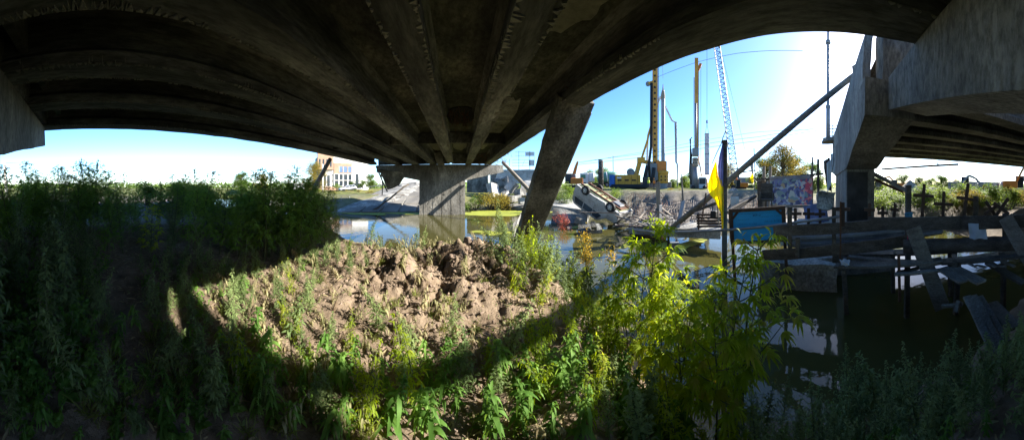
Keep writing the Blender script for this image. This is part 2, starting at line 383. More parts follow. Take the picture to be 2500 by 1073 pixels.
def span(name, label, xs, y0, y1, xl, xr, matg, mats, broken=None, curb=True):
    t = thing(name, label, 'bridge', (0, y0, 0)); off = Vector((0, -y0, 0))
    def sh(b): b.v = [tuple(Vector(v)+off) for v in b.v]; return b
    for k, x in enumerate(xs):
        e = y1 if not broken else y1+broken[k]
        sh(girder_mesh(x, y0, e, k+y0, .66 if k in (0, len(xs)-1) else .58)).build('girder', matg, t)
    b = MB(); n = 26; vs = []
    for i in range(n+1):
        y = y0+(y1-y0)*i/n
        for x, z in ((xl, 3.20), (xr, 3.20), (xr, 3.46), (xl, 3.46)):
            j = mnoise.noise(Vector((x, y*1.3, z)))*.05
            vs.append((x+j*(1 if x > 0 else -1), y+(.5*mnoise.noise(Vector((x, 3.3, z))) if i == n else 0), z))
    b.add(vs, [(i*4+k, i*4+(k+1) % 4, i*4+4+(k+1) % 4, i*4+4+k) for i in range(n) for k in range(4)]+[(3,2,1,0), tuple(n*4+k for k in range(4))])
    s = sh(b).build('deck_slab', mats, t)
    if curb:
        for x in (xl+.16, xr-.16):
            b = MB(); b.box((x, (y0+y1)/2, 3.58), (.3, y1-y0-.1, .24)); sh(b).build('kerb', matg, t, cuts=6, rough=.012)
    for yy in (y0+.5, (y0+y1)/2+3, y1-1.2):     # cross diaphragms between girders
        for k in range(len(xs)-1):
            full = yy > y1-2 and xl < 0; b = MB(); b.box(((xs[k]+xs[k+1])/2, yy+(.7 if full else 0), 2.70 if full else 2.86), (xs[k+1]-xs[k]-.20, .16, .98 if full else .62)); sh(b).build('diaphragm', matg, t)
    return t
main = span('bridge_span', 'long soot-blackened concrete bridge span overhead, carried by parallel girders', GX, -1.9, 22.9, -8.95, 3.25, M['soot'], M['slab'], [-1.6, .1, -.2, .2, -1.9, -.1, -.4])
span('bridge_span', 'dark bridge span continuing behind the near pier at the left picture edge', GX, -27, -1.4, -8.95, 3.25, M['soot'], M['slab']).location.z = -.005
twin = span('bridge_span', 'parallel neighbouring bridge span on the right with its deck end torn off', GX2, -28, -1.42, 5.05, 17.1, M['concrete'], M['concrete'])
# spalled hole in the slab with a tangle of reinforcement hanging out
b = MB(); vs = []; n = 22
for k in range(n):
    t_ = 2*math.pi*k/n; q = 1+.35*mnoise.noise(Vector((math.cos(t_)*2, math.sin(t_)*2, 4))); vs.append((.08+.62*q*math.cos(t_), 10.4+1.3*q*math.sin(t_)+1.9, 3.17))
b.prism(vs, (0, 0, .06)); b.build('spalled_patch', plain('burnt_black_concrete', (.012,.011,.010), .95), main)
b = MB()
for k in range(46):
    x, y = .08+R(-.5,.5), 12.3+R(-1.1,1.1); r_ = R(.05,.28); a_ = R(0, 6.28); pts = []
    for q in range(7):
        u = q/6*math.pi*R(.9,1.3); pts.append((x+r_*math.cos(a_)*(1-math.cos(u)), y+r_*math.sin(a_)*(1-math.cos(u)), 3.17-r_*1.3*math.sin(u)))
    b.tube(pts, .008, 4, cap=False)
for k in range(5): x, y = R(-.35,.3), 11.6+R(0,.8); b.tube([(x,y,3.18), (x+R(-.04,.04),y,2.7), (x+R(-.05,.05),y,2.45)], .011, 4)
kind(b.build('rebar_tangle', M['rust'], main), 'stuff')
b = MB()
for k in range(70):                                  # reinforcement fringe along the torn far end
    x = R(1.0, 4.0); y = 22.2+R(-3.5, .6)*max(0, (x-2.2)/1.8); z0 = 2.2+R(0, .9)
    b.tube([(x, y, z0), (x+R(-.15,.2), y+R(-.1,.1), z0-R(.1,.35)), (x+R(-.3,.35), y+R(-.2,.2), z0-R(.1,.5))], .016, 4)
kind(b.build('rebar_fringe', M['rust'], main), 'stuff')
# soot-free plates bolted on the girders' undersides at their far ends (lighter bearing ends)
# broken girder end resting against the pier cap
t = thing('broken_girder_end', 'short pale girder end broken off and propped against the far pier cap', 'girder', P(1078, 430, 20.6))
b = MB(); a0, a1 = P(1068, 372, 20.4)-t.location, P(1085, 431, 20.6)-t.location
b.bar(a0, a1, .62, .5, up=(0,1,0)); b.build('concrete_block', M['rubble'], t, cuts=4, rough=.05, rs=2)
b = MB()
for k in range(6): b.tube([a0+Vector((R(-.25,.25), R(-.2,.2), 0)), a0+Vector((R(-.3,.3), R(-.2,.2), R(.2,.45)))], .015, 4)
b.build('rebar', M['rust'], t)
# torn girder stub with exposed bars at the far left of the pier cap
t = thing('hanging_deck_fragment', 'dark triangular deck fragment hanging below the left end of the far pier cap', 'rubble', P(945, 470, 22))
b = MB(); o_ = t.location
b.prism([P(924,412,22)-o_, P(990,422,22.6)-o_, P(968,452,22.8)-o_, P(946,462,22.4)-o_], (.1,.5,0)); b.build('concrete_block', M['soot'], t, cuts=3, rough=.06)
b = MB(); b.tube([P(930,425,21.8)-o_, P(934,450,21.8)-o_, P(933,476,21.8)-o_], .05, 6); b.tube([P(918,405,21.8)-o_, P(933,440,21.7)-o_, P(946,468,21.7)-o_], .07, 6); b.build('bent_rail', M['soot'], t)
M['slabdark'] = mat('dark_stained_slab', [(.07,.068,.06), (.16,.155,.135), (.27,.26,.23)], 1.5, .9, .6, 12, (1,1,.5), grime=.6, grime_scale=.8, fine=.5)
# leaning slab that tore off the deck edge
t = thing('fallen_deck_slab', 'long cracked concrete slab leaning from the river up to the deck edge', 'concrete slab', (3.3, 10.9, WZ))
o_ = t.location
A, B = Vector((3.2, 10.9, -3.1))-o_, Vector((3.08, 5.3, 2.36))-o_
d = (B-A).normalized(); side = Vector((1, 0, 0)); nrm = side.cross(d).normalized()
rows = 26; vs = []
for i in range(rows+1):
    u = i/rows; c = A.lerp(B, u)
    wl, wr = .62+.06*mnoise.noise(Vector((u*14, 1, 0)))+.05*mnoise.noise(Vector((u*40, 4, 0))), .42+.03*mnoise.noise(Vector((u*20, 9, 0)))
    th = .30
    for sx, sn in ((-wl, -th/2), (-wl+.20, -th/2-.06), (wr, -th/2), (wr, th/2), (-wl, th/2)):
        vs.append(c+side*sx+nrm*sn+d*(.10*mnoise.noise(Vector((sx*6, sn*9, 2))) if i in (0, rows) else 0))
b = MB(); m = 5; b.add(vs, [(i*m+k, i*m+(k+1) % m, (i+1)*m+(k+1) % m, (i+1)*m+k) for i in range(rows) for k in range(m)]+[(4,3,2,1,0), tuple(rows*m+k for k in range(m))])
b.build('slab', M['slabdark'], t)
b = MB(); b.bar(A+side*.46, B+side*.46-d*.3, .05, .2, up=nrm); b.build('edge_angle', M['pale'], t)
b = MB(); pts = [A+side*(-.36+.05*math.sin(k*1.7))-nrm*.20+d*(.8+k*.42) for k in range(11)]
for p, q in zip(pts, pts[1:]): b.bar(p, q, .03, .03)
b.build('crack', plain('crack_shadow', (.03,.028,.025), .95), t)
b = MB()
for k in range(14): b.tube([B+side*R(-.55,.5)+nrm*R(-.1,.1)-d*.1, B+side*R(-.5,.5)+nrm*R(-.15,.15)+d*R(.1,.35)], .012, 4)
b.build('rebar', M['rust'], t)
o = MB().prism([P(1243,590,10.6), P(1252,545,10.8), P(1272,520,11), P(1292,515,11), P(1288,560,10.9), P(1268,600,10.6)], (.3,.6,0)).build('broken_concrete_lump', M['pale'], None, cuts=3, rough=.07, rs=2)
tag(o, 'ragged pale concrete lump standing in water left of the leaning slab', 'rubble')
# neighbouring bridge pier
tp = pier('bridge_pier', 'soot-stained hammerhead pier of the neighbouring bridge behind the crosses', 10.6, -1.42, -6.2, 6.2, -2.85, 2.3, -2.9, M['concrete'], 1.05, 1.40, .60, 0)
b = MB(); b.box((-2.9, .12, -.95), (.06, .7, 2.9)); b.build('soot_stain', mat('soot_stain', [(.02,.02,.02), (.05,.05,.05)], 3, .9, .2), tp)
b = MB(); b.box((-2.2, 0, -2.5), (2.6, 1.9, .9)); b.build('footing', M['concrete'], tp, cuts=3, rough=.04)
b = MB(); b.box((.45, .33, 2.80), (12.0, .18, 1.28)); b.build('end_wall', M['concrete'], tp, cuts=6, rough=.06, rs=1.2)

b = MB(); b.box((-5.72, -.32, 2.80), (.55, .85, 1.26)); b.build('broken_corner', M['concrete'], tp, cuts=4, rough=.07, rs=2)
b = MB(); b.prism([(15.3,-1.6,3.17), (17.12,-1.6,3.17), (17.12,-.2,3.17), (16.6,-.35,3.17), (16.1,-.25,3.17), (15.7,-.7,3.17)], (0,0,.24)); b.v = [tuple(Vector(v)+Vector((0,28,0))) for v in b.v]; b.build('deck_remnant', M['concrete'], twin, cuts=2, rough=.04)
# lime-crusted, worn edges along the girders' undersides and bare patches in the soffit
M['lime'] = mat('pale_lime_crust', [(.16,.155,.13), (.30,.29,.24)], 5, .95, .4, 30, grime=.4)
for k, x in enumerate(GX):
    hw = .33 if k in (0, 6) else .29
    mb = MB()
    for sg in (-1, 1):
        if (k, sg) in ((6, 1), (0, -1)): continue
        y = -1.5
        while y < 22:
            st = R(.02,.15); nz = mnoise.noise(Vector((y*.35, k*3.1, sg)))+.35*mnoise.noise(Vector((y*2.2, k*5, sg)))
            wd = max(0, .02+.12*(nz+.25))*R(.2,1.3)
            if wd > .02 and y < 22-1.5*(k in (0, 4)):
                x0 = x+sg*(hw-.012); x1 = x0-sg*min(wd, hw*1.1); z = ZB-.022
                mb.add([(x0,y+1.9,z), (x0,y+st*.7+1.9,z), (x1,y+st*.4+1.9,z), (x1,y+st*.3+1.9,z), (x0,y+1.9,z+.03), (x0,y+st*.7+1.9,z+.03), (x1,y+st*.4+1.9,z+.02), (x1,y+st*.3+1.9,z+.02)], [(0,1,2,3), (4,7,6,5), (0,4,5,1), (1,5,6,2), (2,6,7,3), (3,7,4,0)])
                if nz > .1 and random.random() < .5:       # drips running up the bulb
                    xx_ = x+sg*(hw+.004); hz = R(.03,.14); st *= .35; mb.add([(xx_,y+1.9,ZB), (xx_,y+st*.6+1.9,ZB), (xx_,y+st*.35+1.9,ZB+hz), (xx_+sg*.012,y+1.9,ZB), (xx_+sg*.012,y+st*.6+1.9,ZB), (xx_+sg*.012,y+st*.35+1.9,ZB+hz)], [(0,1,2), (3,5,4), (0,3,4,1), (1,4,5,2), (2,5,3,0)])
            y += st
    kind(mb.build('lime_crust', M['lime'], main), 'stuff')
for (xa, xb, ya, yb, mm, sd) in [(1.25,2.5,6.5,20,'rubble',1), (-.45,.62,14.5,20.5,'lime',2), (-2.2,-1.1,15,21,'lime',3), (-3.9,-2.9,17,21,'lime',4), (1.3,2.4,2.2,4.4,'lime',5)]:
    n = 30; vs = []
    for k in range(n):
        t_ = 2*math.pi*k/n; q = .85+.3*mnoise.noise(Vector((math.cos(t_)*2.3, math.sin(t_)*2.3, sd*5)))
        vs.append(((xa+xb)/2+(xb-xa)/2*max(-1, min(1, 1.25*q*math.cos(t_))), (ya+yb)/2+1.9+(yb-ya)/2*q*math.sin(t_), 3.185))
    MB().prism(vs, (0,0,.02)).build('bare_patch', M[mm], main)
# ------------------------------------------------------------------ footbridge, crosses and debris on the right
def pbar(parent, name, a, b, w, h, m, **k):
    """board between two points, in the parent's own space"""
    q = parent.matrix_basis.inverted() if parent is not None else Matrix()
    mb = MB(); mb.bar(a, b, w, h, **k); pts = [q @ Vector(v) for v in mb.v]; mb.v = [tuple(p) for p in pts]
    return mb.build(name, m, parent, cuts=2, rough=.012, rs=2.3, bevel=.006)
def lone(name, a, b, w, h, m, label, cat, group=None, tubular=False, **k):
    """one board, log or pole as a thing of its own, origin at its lower end"""
    a, b = Vector(a), Vector(b)
    if a.z > b.z: a, b = b, a
    mb = MB()
    if tubular:
        n = 9; mb.tube([(b-a)*(i/n)+Vector(mnoise.noise_vector((a+(b-a)*(i/n))*1.3))*h for i in range(n+1)], [w+(k.get('w2', w)-w)*i/n for i in range(n+1)], 12)
        o = mb.build(name, m, smooth=True)
    else:
        mb.bar((0,0,0), b-a, w, h, **k); o = mb.build(name, m, cuts=3, rough=.014, rs=2.1, bevel=.006)
    o.location = a; return tag(o, label, cat, group)
FB = thing('footbridge', 'makeshift plank footbridge on low trestles over the dark water', 'footbridge', P(2215, 760, 4.9))
def fpl(name, a, b, w, h, m, **k): return pbar(FB, name, a, b, w, h, m, **k)
bpy.context.view_layer.update()
# walkway planks: a = near left end, b = far right end
for k, (x0, y0, d0, x1, y1, d1, w, mm) in enumerate([
    (2040,648,4.75, 2300,634,4.55, .24, 'greywood'), (2052,640,5.05, 2480,613,4.9, .24, 'greywood'), (2070,626,5.3, 2330,640,4.7, .16, 'greywood'),
    (2300,640,4.5, 2500,622,4.45, .20, 'wood'), (2060,618,5.6, 2380,606,5.3, .22, 'wood'), (2100,612,5.9, 2420,600,5.6, .22, 'greywood'),
    (2085,600,6.2, 2230,596,6.0, .20, 'palewood'), (2080,590,6.5, 2340,585,6.3, .24, 'palewood')]):
    fpl('plank', P(x0,y0,d0), P(x1,y1,d1), w, .05, M[mm])
# bearers, trestle legs and a small trestle in front
for (x, y, D) in [(2060,650,5.0), (2215,640,4.9), (2340,634,4.9), (2450,622,4.9), (2180,618,5.9), (2320,612,5.7)]:
    top = P(x, y, D); fpl('trestle_leg', top, Vector((top.x+R(-.1,.1), top.y+R(-.1,.1), WZ-.5)), .10, .10, M['wood'])
fpl('bearer', P(2055,655,4.6), P(2070,620,6.0), .12, .10, M['wood']); fpl('bearer', P(2330,645,4.3), P(2330,610,5.8), .12, .10, M['wood']); fpl('bearer', P(2450,636,4.2), P(2440,606,5.6), .12, .10, M['wood'])
# railing
RL = thing('railing', 'heavy timber railing of boards and a log along the footbridge', 'railing', P(2215, 640, 4.9))
bpy.context.view_layer.update()
def rpl(name, a, b, w, h, m, **k): return pbar(RL, name, a, b, w, h, m, **k)
rpl('board', P(1890,563,5.45), P(2217,541,4.98), .07, .25, M['wood']); rpl('board', P(2120,544,4.96), P(2345,543,4.8), .07, .27, M['wood']); rpl('board', P(2330,544,4.86), P(2520,538,4.7), .07, .27, M['wood'])
rpl('board', P(1862,622,5.4), P(2060,606,5.2), .07, .24, M['wood']); rpl('board', P(2030,609,5.15), P(2217,587,5.0), .07, .25, M['wood'])
mb = MB(); pts = [P(2206,601,4.9), P(2280,599,4.85), P(2360,597,4.8), P(2430,595,4.8), P(2492,594,4.8)]; mb.tube([RL.matrix_basis.inverted()@p for p in pts], [.15,.155,.15,.155,.15], 12); mb.build('log', M['wood'], RL, smooth=True, cuts=1, rough=.02)
for (x, y0, y1, D, w) in [(1928,505,632,5.3,.10), (1947,580,628,5.15,.10), (2036,505,640,5.15,.09), (2217,452,650,5.02,.11), (2455,520,630,4.95,.11)]:
    rpl('post', P(x,y1,D), P(x,y0,D), w, w, M['wood'])
mb = MB(); mb.tube([RL.matrix_basis.inverted()@p for p in (P(1530,558,7.2), P(1600,567,6.6), P(1700,565,6.1), P(1800,559,5.75), P(1890,550,5.5), P(1960,540,5.3), P(2050,528,5.1))], .032, 8); mb.build('pipe_rail', M['steel'], RL, smooth=True)
# steel crash barrier beam with its bolts
CB = thing('crash_barrier', 'grey steel crash barrier beam with bolt heads fixed behind the timber railing', 'barrier', P(1930, 590, 5.7))
q = CB.matrix_basis.inverted; bpy.context.view_layer.update(); qi = CB.matrix_basis.inverted()
mb = MB(); A_, B_ = P(1925,588,5.75), P(2300,556,5.9)
for u0, u1 in ((0, 1),):
    prof = [(0,-.16), (.05,-.12), (.05,-.05), (0,-.01), (0,.01), (.05,.05), (.05,.12), (0,.16)]
    dd = (B_-A_).normalized(); xx = Vector((dd.y, -dd.x, 0)).normalized()*-1
    if xx.dot(-A_) < 0: xx = -xx
    for s_ in (0, .012):
        vs = [qi@(p+xx*(c-s_)+Vector((0,0,z))) for p in (A_, B_) for c, z in prof]
        mb.add(vs, [(k, k+1, 8+k+1, 8+k) for k in range(7)])
mb.build('beam', M['steel'], CB)
for u in (.08, .3, .42, .53, .64, .74, .84):
    p = A_.lerp(B_, u)+xx*.02; mb = MB(); mb.lathe([(.028,0), (.028,.03), (.018,.04)], qi@p, 8, axis=xx); mb.build('bolt', M['steel'], CB)
# concrete block carrying the left end
mb = MB(); vs = [G(1800,690,WZ), G(2040,684,WZ)]; c0, c1 = P(1852,690,6.4), P(2042,686,5.95)
bk = (c0+c1)/2; bk = Vector((bk.x, bk.y, 0)).normalized()
mb.prism([Vector((c0.x,c0.y,-3.2)), Vector((c1.x,c1.y,-3.2)), Vector((c1.x,c1.y,-2.02)), Vector((c0.x,c0.y,-2.10))], bk*1.15); o = mb.build('concrete_block', M['rubble'], None, cuts=5, rough=.06, rs=1.6)
tag(o, 'mossy broken concrete block in the water under the railing, left of the pier', 'concrete block')
# loose boards
lone('plank', P(2228,556,4.55), P(2302,752,4.35), .30, .05, M['greywood'], 'wide grey plank leaning steeply from the railing post down into the water', 'plank', up=(-.9,.3,0))
lone('plank', P(2455,530,4.6), P(2530,660,4.3), .30, .05, M['greywood'], 'grey plank leaning off the railing at the right picture edge', 'plank', up=(-.6,.7,0))
for k, (x0,y0,d0,x1,y1,d1,w,lab) in enumerate([
    (2300,655,4.3, 2355,686,3.85, .24, 'short grey board, left one of the pair floating below the walkway'),
    (2325,652,4.35, 2398,688,3.85, .24, 'short grey board, right one of the pair floating below the walkway'),
    (2360,722,3.75, 2440,880,3.0, .13, 'narrow grey step board leaning on the bank, leftmost of three'),
    (2376,720,3.8, 2464,880,3.05, .12, 'narrow grey step board leaning on the bank, middle of three'),
    (2392,722,3.9, 2488,880,3.1, .11, 'narrow grey step board leaning on the bank, rightmost of three'),
    (2300,745,3.9, 2350,742,3.8, .08, 'small board offcut between the leaning plank and the step boards'),
    (2335,760,3.7, 2342,732,3.75, .08, 'short upright stub of wood beside the top of the step boards'),
    (2185,668,4.3, 2330,655,4.3, .12, 'low trestle board in front of the footbridge, lying over the water'),
    (2190,664,4.5, 2300,640,4.5, .10, 'thin slanting board behind the low trestle'),
    (2420,740,4.0, 2480,800,3.4, .26, 'broad dark board sloping into the water behind the step boards'),
    (2410,640,4.6, 2500,690,4.2, .20, 'dark board slanting down below the walkway at far right')]):
    lone('plank', P(x0,y0,d0), P(x1,y1,d1), w, .045, M['greywood' if k < 8 else 'wood'], lab, 'plank')
lone('stake', P(2197,735,4.4), P(2194,620,4.4), .05, .05, M['rust'], 'rusty stake standing in the water in front of the footbridge', 'stake')
lone('rusty_rod', P(2052,640,4.75), P(2052,492,4.75), .035, .035, M['rust'], 'thin rusty rod standing upright before the railing left of the post', 'rod')
for k in range(5): 
    lone('lath', P(2360+k*24,640+(k%2)*6,4.4), P(2382+k*24,652,4.1), .06, .03, M['greywood'], 'small pale lath lying across the beams below the walkway', 'lath', 'laths below the walkway')
# wreath-like white bundle, cloth, papers
def cloth(name, corners, m, label, cat, amp=.05, n=14, thick=.004, s=0):
    a, b_, c, d_ = [Vector(p) for p in corners]; o0 = d_.copy(); mb = MB(); vs = []
    nn = (b_-a).cross(d_-a).normalized()
    for i in range(n+1):
        for j in range(n+1):
            u, v = i/n, j/n; p = a.lerp(b_, u).lerp(d_.lerp(c, u), v)
            w_ = amp*(.6*math.sin(u*9+v*2.2+s)*v+mnoise.noise(Vector((u*3.1, v*2.5, s)))*1.2)
            vs.append(p+nn*w_-o0)
    mb.add(vs, [(i*(n+1)+j, (i+1)*(n+1)+j, (i+1)*(n+1)+j+1, i*(n+1)+j+1) for i in range(n) for j in range(n)])
    o = mb.build(name, m, None, smooth=True); o.location = o0
    sm = o.modifiers.new('solid', 'SOLIDIFY'); sm.thickness = thick
    return tag(o, label, cat)
M['cloth'] = plain('pale_cloth', (.50,.56,.66), .9); M['paper'] = plain('paper', (.62,.68,.74), .9)
cloth('cloth', [P(2364,545,4.72), P(2406,545,4.72), P(2412,594,4.72), P(2368,596,4.72)], M['cloth'], 'pale blue-white cloth hanging from the railing board at right', 'cloth', .03)
cloth('paper_sheet', [P(2139,441,9), P(2152,441,9), P(2151,456,9), P(2137,457,9)], M['paper'], 'small white sheet hanging from the fallen pipes right of the pier', 'paper', .02)
cloth('plastic_wrap', [P(2050,632,4.7), P(2076,634,4.6), P(2074,648,4.5), P(2052,646,4.6)], M['paper'], 'crumpled pale plastic lying on the walkway by the rusty rod', 'plastic', .06)
cloth('board_scrap', [P(2053,644,4.6), P(2064,644,4.6), P(2064,668,4.6), P(2055,668,4.6)], M['greywood'], 'short pale board hanging down below the walkway edge', 'board', .005)
# crosses
def cross(px, y0, y1, ybar, wbar, D, tilt, label, w=.075, m='brown'):
    s = D/F; t = facing('wooden_cross', label, 'cross', px, y1, D)
    t.rotation_euler = (0, tilt, -az(px)); H = (y1-y0)*s
    mb = MB(); mb.box((0,0,H/2), (w, .05, H)); mb.build('upright', M[m], t, cuts=2, rough=.008, bevel=.004)
    mb = MB(); mb.box((0,-.045,(y1-ybar)*s), (wbar*s, .04, w*.95)); mb.build('crossbar', M[m], t, cuts=2, rough=.008, bevel=.004)
    return t
for a_ in [(2058,494,552,510,36,4.86,0,'small brown cross fixed to the railing in front of the sooty pier'),
    (2122,496,545,511,26,5.1,.03,'dark cross at the right edge of the pier with a dangling wire'),
    (2155,504,545,519,25,5.5,0,'smallest of the three crosses right of the pier, squat and dark'),
    (2181,496,545,511,20,5.7,.1,'slightly tilted thin cross left of the tall railing post'),
    (2250,448,545,477,50,5.2,.07,'tallest dark cross, just right of the railing post'),
    (2301,466,545,498,46,5.3,.05,'dark cross with a rag at its crossing, between two taller crosses'),
    (2351,446,545,484,48,5.1,.13,'tall leaning cross in front of the dump truck'),
    (1942,508,556,521,30,5.9,0,'small cross behind the pipe rail just right of the blue board'),
    (1974,508,556,521,28,5.9,0,'small cross left of the pier between pale debris and the blue board'),
    (2002,510,552,522,26,5.9,0,'dark small cross standing close to the pier foot on its left')]: cross(*a_)
cross(2418, 470, 545, 500, 46, 5.0, .62, 'toppled cross leaning hard to the right near the picture edge')
cross(2440, 480, 540, 505, 40, 5.1, -.6, 'toppled cross leaning hard to the left, crossing its neighbour')
lone('log_stump', P(2382,545,5.2), P(2382,478,5.2), .06, .01, M['bark'], 'short upright round log among the crosses', 'log', tubular=True)
# knotted cloth and ribbon on the post
t = thing('knotted_scarf', 'turquoise cloth knotted round the railing post with a pink ribbon hanging', 'scarf', P(2219, 585, 4.85)); qi = Matrix.Translation(-t.location)
mb = MB(); mb.lathe([(.05,-.05), (.085,-.03), (.08,.02), (.09,.05), (.055,.08)], P(2219,526,4.93)-t.location, 10); mb.build('knot', plain('turquoise_cloth', (.06,.22,.32), .9), t, cuts=1, rough=.03, rs=9)
mb = MB(); mb.tube([P(2219,532,4.85)-t.location, P(2221,550,4.84)-t.location, P(2217,570,4.84)-t.location, P(2216,585,4.84)-t.location], .012, 6); mb.build('ribbon', plain('pink_ribbon', (.55,.06,.14), .8), t)
# blue hand-lettered board
SB = facing('notice_board', 'framed bright blue board with dark hand lettering in front of the shack', 'notice board', 1852, 592, 5.95); s = 5.95/F
SB.rotation_euler = (0, -.06, -az(1852))
def sb(name, x0, y0, x1, y1, yd, m, th=.03):
    mb = MB(); mb.box((((x0+x1)/2-1852)*s, yd, (592-(y0+y1)/2)*s), ((x1-x0)*s, th, (y1-y0)*s)); return mb.build(name, m, SB, bevel=.004)
M['boardblue'] = mat('bright_blue_board', [(.02,.30,.66), (.03,.38,.76)], 2, .45, .05, grime=.15)
sb('panel', 1790, 512, 1918, 590, 0, M['boardblue'])
for r_ in ((1784,506,1922,515), (1784,586,1922,593)): sb('frame_rail', *r_, -.03, M['brown'], .04)
for r_ in ((1783,515.2,1793,585.8), (1912,515.2,1922,585.8)): sb('frame_stile', *r_, -.03, M['brown'], .04)
mb = MB(); mb.bar(((1900-1852)*s,-.035,(592-514)*s), ((1914-1852)*s,-.035,(592-526)*s), .03, .06); mb.build('corner_brace', M['brown'], SB); mb = MB(); mb.bar(((1806-1852)*s,-.035,(592-514)*s), ((1790-1852)*s,-.035,(592-532)*s), .03, .06); mb.build('corner_brace', M['brown'], SB)
M['ink'] = plain('dark_blue_ink', (.008,.04,.16), .6)
def strokes(x0, x1, y, hgt, dens=1.0, seed=1):
    rr_ = random.Random(seed); mb = MB(); x = x0
    while x < x1:
        if rr_.random() < .82:
            xx_ = (x-1852)*s; zz = (592-y)*s
            for q in range(2):
                mb.bar((xx_+rr_.uniform(0,.6)*s, -.0165, zz+rr_.uniform(-hgt,0)*s), (xx_+rr_.uniform(.3,1.6)*s, -.0165, zz+rr_.uniform(0,hgt)*s), .003, .004*dens)
        x += rr_.uniform(1.1, 1.9)
    kind(mb.build('lettering', M['ink'], SB), 'stuff')
strokes(1806, 1886, 520, 1.3, 1, 1); strokes(1840, 1860, 525, 2.4, 2, 2); strokes(1800, 1834, 534, .9, .9, 3); strokes(1862, 1908, 530, .9, .9, 4); strokes(1868, 1910, 541, 2.5, .7, 5); strokes(1802, 1850, 545, 1.6, .7, 6); strokes(1865, 1908, 551, 1.2, .7, 7)
for x in (1788, 1917):
    mb = MB(); mb.box(((x-1852)*s, .06, -.55), (.08, .06, 1.3)); mb.build('leg', M['brown'], SB)
# flag post and flags
t = facing('flag_post', 'tall dark square timber post carrying the large yellow and violet flag', 'post', 1769, 640, 6.6); s = 6.6/F
mb = MB(); mb.box((0,0,(640-376)*s/2), (.15,.13,(640-376)*s+.8)); mb.build('timber', M['wood'], t, cuts=3, rough=.01, bevel=.006); mb = MB(); mb.tube([(0,0,(640-378)*s), (0,0,(640-358)*s)], .012, 6); mb.build('spike', M['rust'], t)
FL = facing('flag', 'large faded flag, violet above yellow, draped from the dark post', 'flag', 1752, 520, 6.5); s = 6.5/F
def flagpart(name, outline, m, sd):
    """cloth hanging in folds, given as rows of (y, x left, x right) in picture units about the post"""
    mb = MB(); n = 16; vs = []
    for k, (y, xl, xr) in enumerate(outline):
        for i in range(n+1):
            u = i/n; vs.append(((xl+(xr-xl)*u-1752)*s, .05*math.sin(u*11+k*.5+sd)+.04*mnoise.noise(Vector((u*4, k*.4, sd))), (520-y)*s))
    m_ = n+1; mb.add(vs, [(k*m_+i, k*m_+i+1, (k+1)*m_+i+1, (k+1)*m_+i) for k in range(len(outline)-1) for i in range(n)])
    o = mb.build(name, m, FL, smooth=True); return o
M['flagy'] = leafmat('flag_yellow', (.75,.60,.03), (.85,.70,.05), .6); M['flagv'] = leafmat('flag_violet', (.24,.22,.42), (.36,.33,.52), .55)
flagpart('violet_stripe', [(352,1763,1765), (372,1758,1766), (392,1753,1766), (405,1750,1766), (425,1752,1766), (445,1757,1766), (455,1762,1766)], M['flagv'], 0)
flagpart('yellow_stripe', [(395,1746,1750), (412,1739,1751), (430,1733,1754), (445,1729,1766), (460,1729,1766), (475,1734,1766), (488,1745,1766), (505,1752,1766), (520,1760,1766), (560,1763,1766)], M['flagy'], 2)
mb = MB(); mb.tube([((x-1752)*s, .03, (520-y)*s) for x, y in ((1738,400), (1750,372), (1760,352), (1765,335), (1772,318))], .014, 6); mb.build('staff', M['stemb'], FL)
t = facing('small_flag', 'small white and yellow flag on a thin pole beside the shack', 'flag', 1842, 505, 9.5); s = 9.5/F
mb = MB(); mb.tube([(-.05,0,0), (.02,0,1.2), (-.02,0,(505-362)*s)], .022, 6); mb.build('pole', M['steel'], t)
for nm, m_, ya, yb in (('white_stripe','white',392,425), ('yellow_stripe','flagy',425,448)):
    mb = MB(); n = 8; mb.add([(-.02+(-.03-.13*(1-abs(k/n-.4))*v), .03*math.sin(k*.9+v*3), (505-(ya+(yb-ya)*k/n))*s) for k in range(n+1) for v in (0, .5, 1)], [(k*3+i, k*3+i+1, k*3+4+i, k*3+3+i) for k in range(n) for i in range(2)]); mb.build(nm, M[m_], t, smooth=True)
# shack with painted panel
SH = facing('painted_shack', 'ramshackle timber shelter with a colourful painted panel beside the pier', 'shack', 1950, 520, 10.2); s = 10.2/F
def sk(name, x0, y0, x1, y1, yd, m, th=.06, **k):
    mb = MB(); mb.box((((x0+x1)/2-1950)*s, yd, (520-(y0+y1)/2)*s), ((x1-x0)*s, th, (y1-y0)*s)); return mb.build(name, m, SH, **k)
sk('post', 1860, 404, 1867, 560, .1, M['palewood'], .09, cuts=2, rough=.01); sk('post', 1876, 404, 1883, 560, .15, M['palewood'], .09, cuts=2, rough=.01); sk('post', 1982, 382, 1986, 560, .2, M['palewood'], .07); sk('post', 1996, 386, 2002, 560, .3, M['wood'], .07); sk('post', 1872, 440, 1876, 520, -.05, M['steel'], .05)
sk('dark_cladding', 1846, 440, 1886, 512, .2, M['wood'], .05, cuts=3, rough=.02); sk('window', 1869, 443, 1888, 457, .14, M['bluewin'], .05)
mb = MB(); mb.bar(((1845-1950)*s,-.05,(520-438)*s), ((2010-1950)*s,-.05,(520-424)*s), .1, .08); mb.build('roof_beam', M['wood'], SH, cuts=2, rough=.015)
mb = MB(); vs = []
for i in range(25):
    for j in range(5):
        u, v = i/24, j/4; vs.append(((1880+u*98-1950)*s, -.16+.1*mnoise.noise(Vector((u*9, v*2, 1)))+v*.05, (520-(431-u*4)-(v*9+4*v*mnoise.noise(Vector((u*8,0,3)))))*s))
mb.add(vs, [(i*5+j, i*5+5+j, i*5+6+j, i*5+1+j) for i in range(24) for j in range(4)]); mb.build('tarpaulin', plain('grey_tarpaulin', (.36,.36,.42), .7), SH, smooth=True)
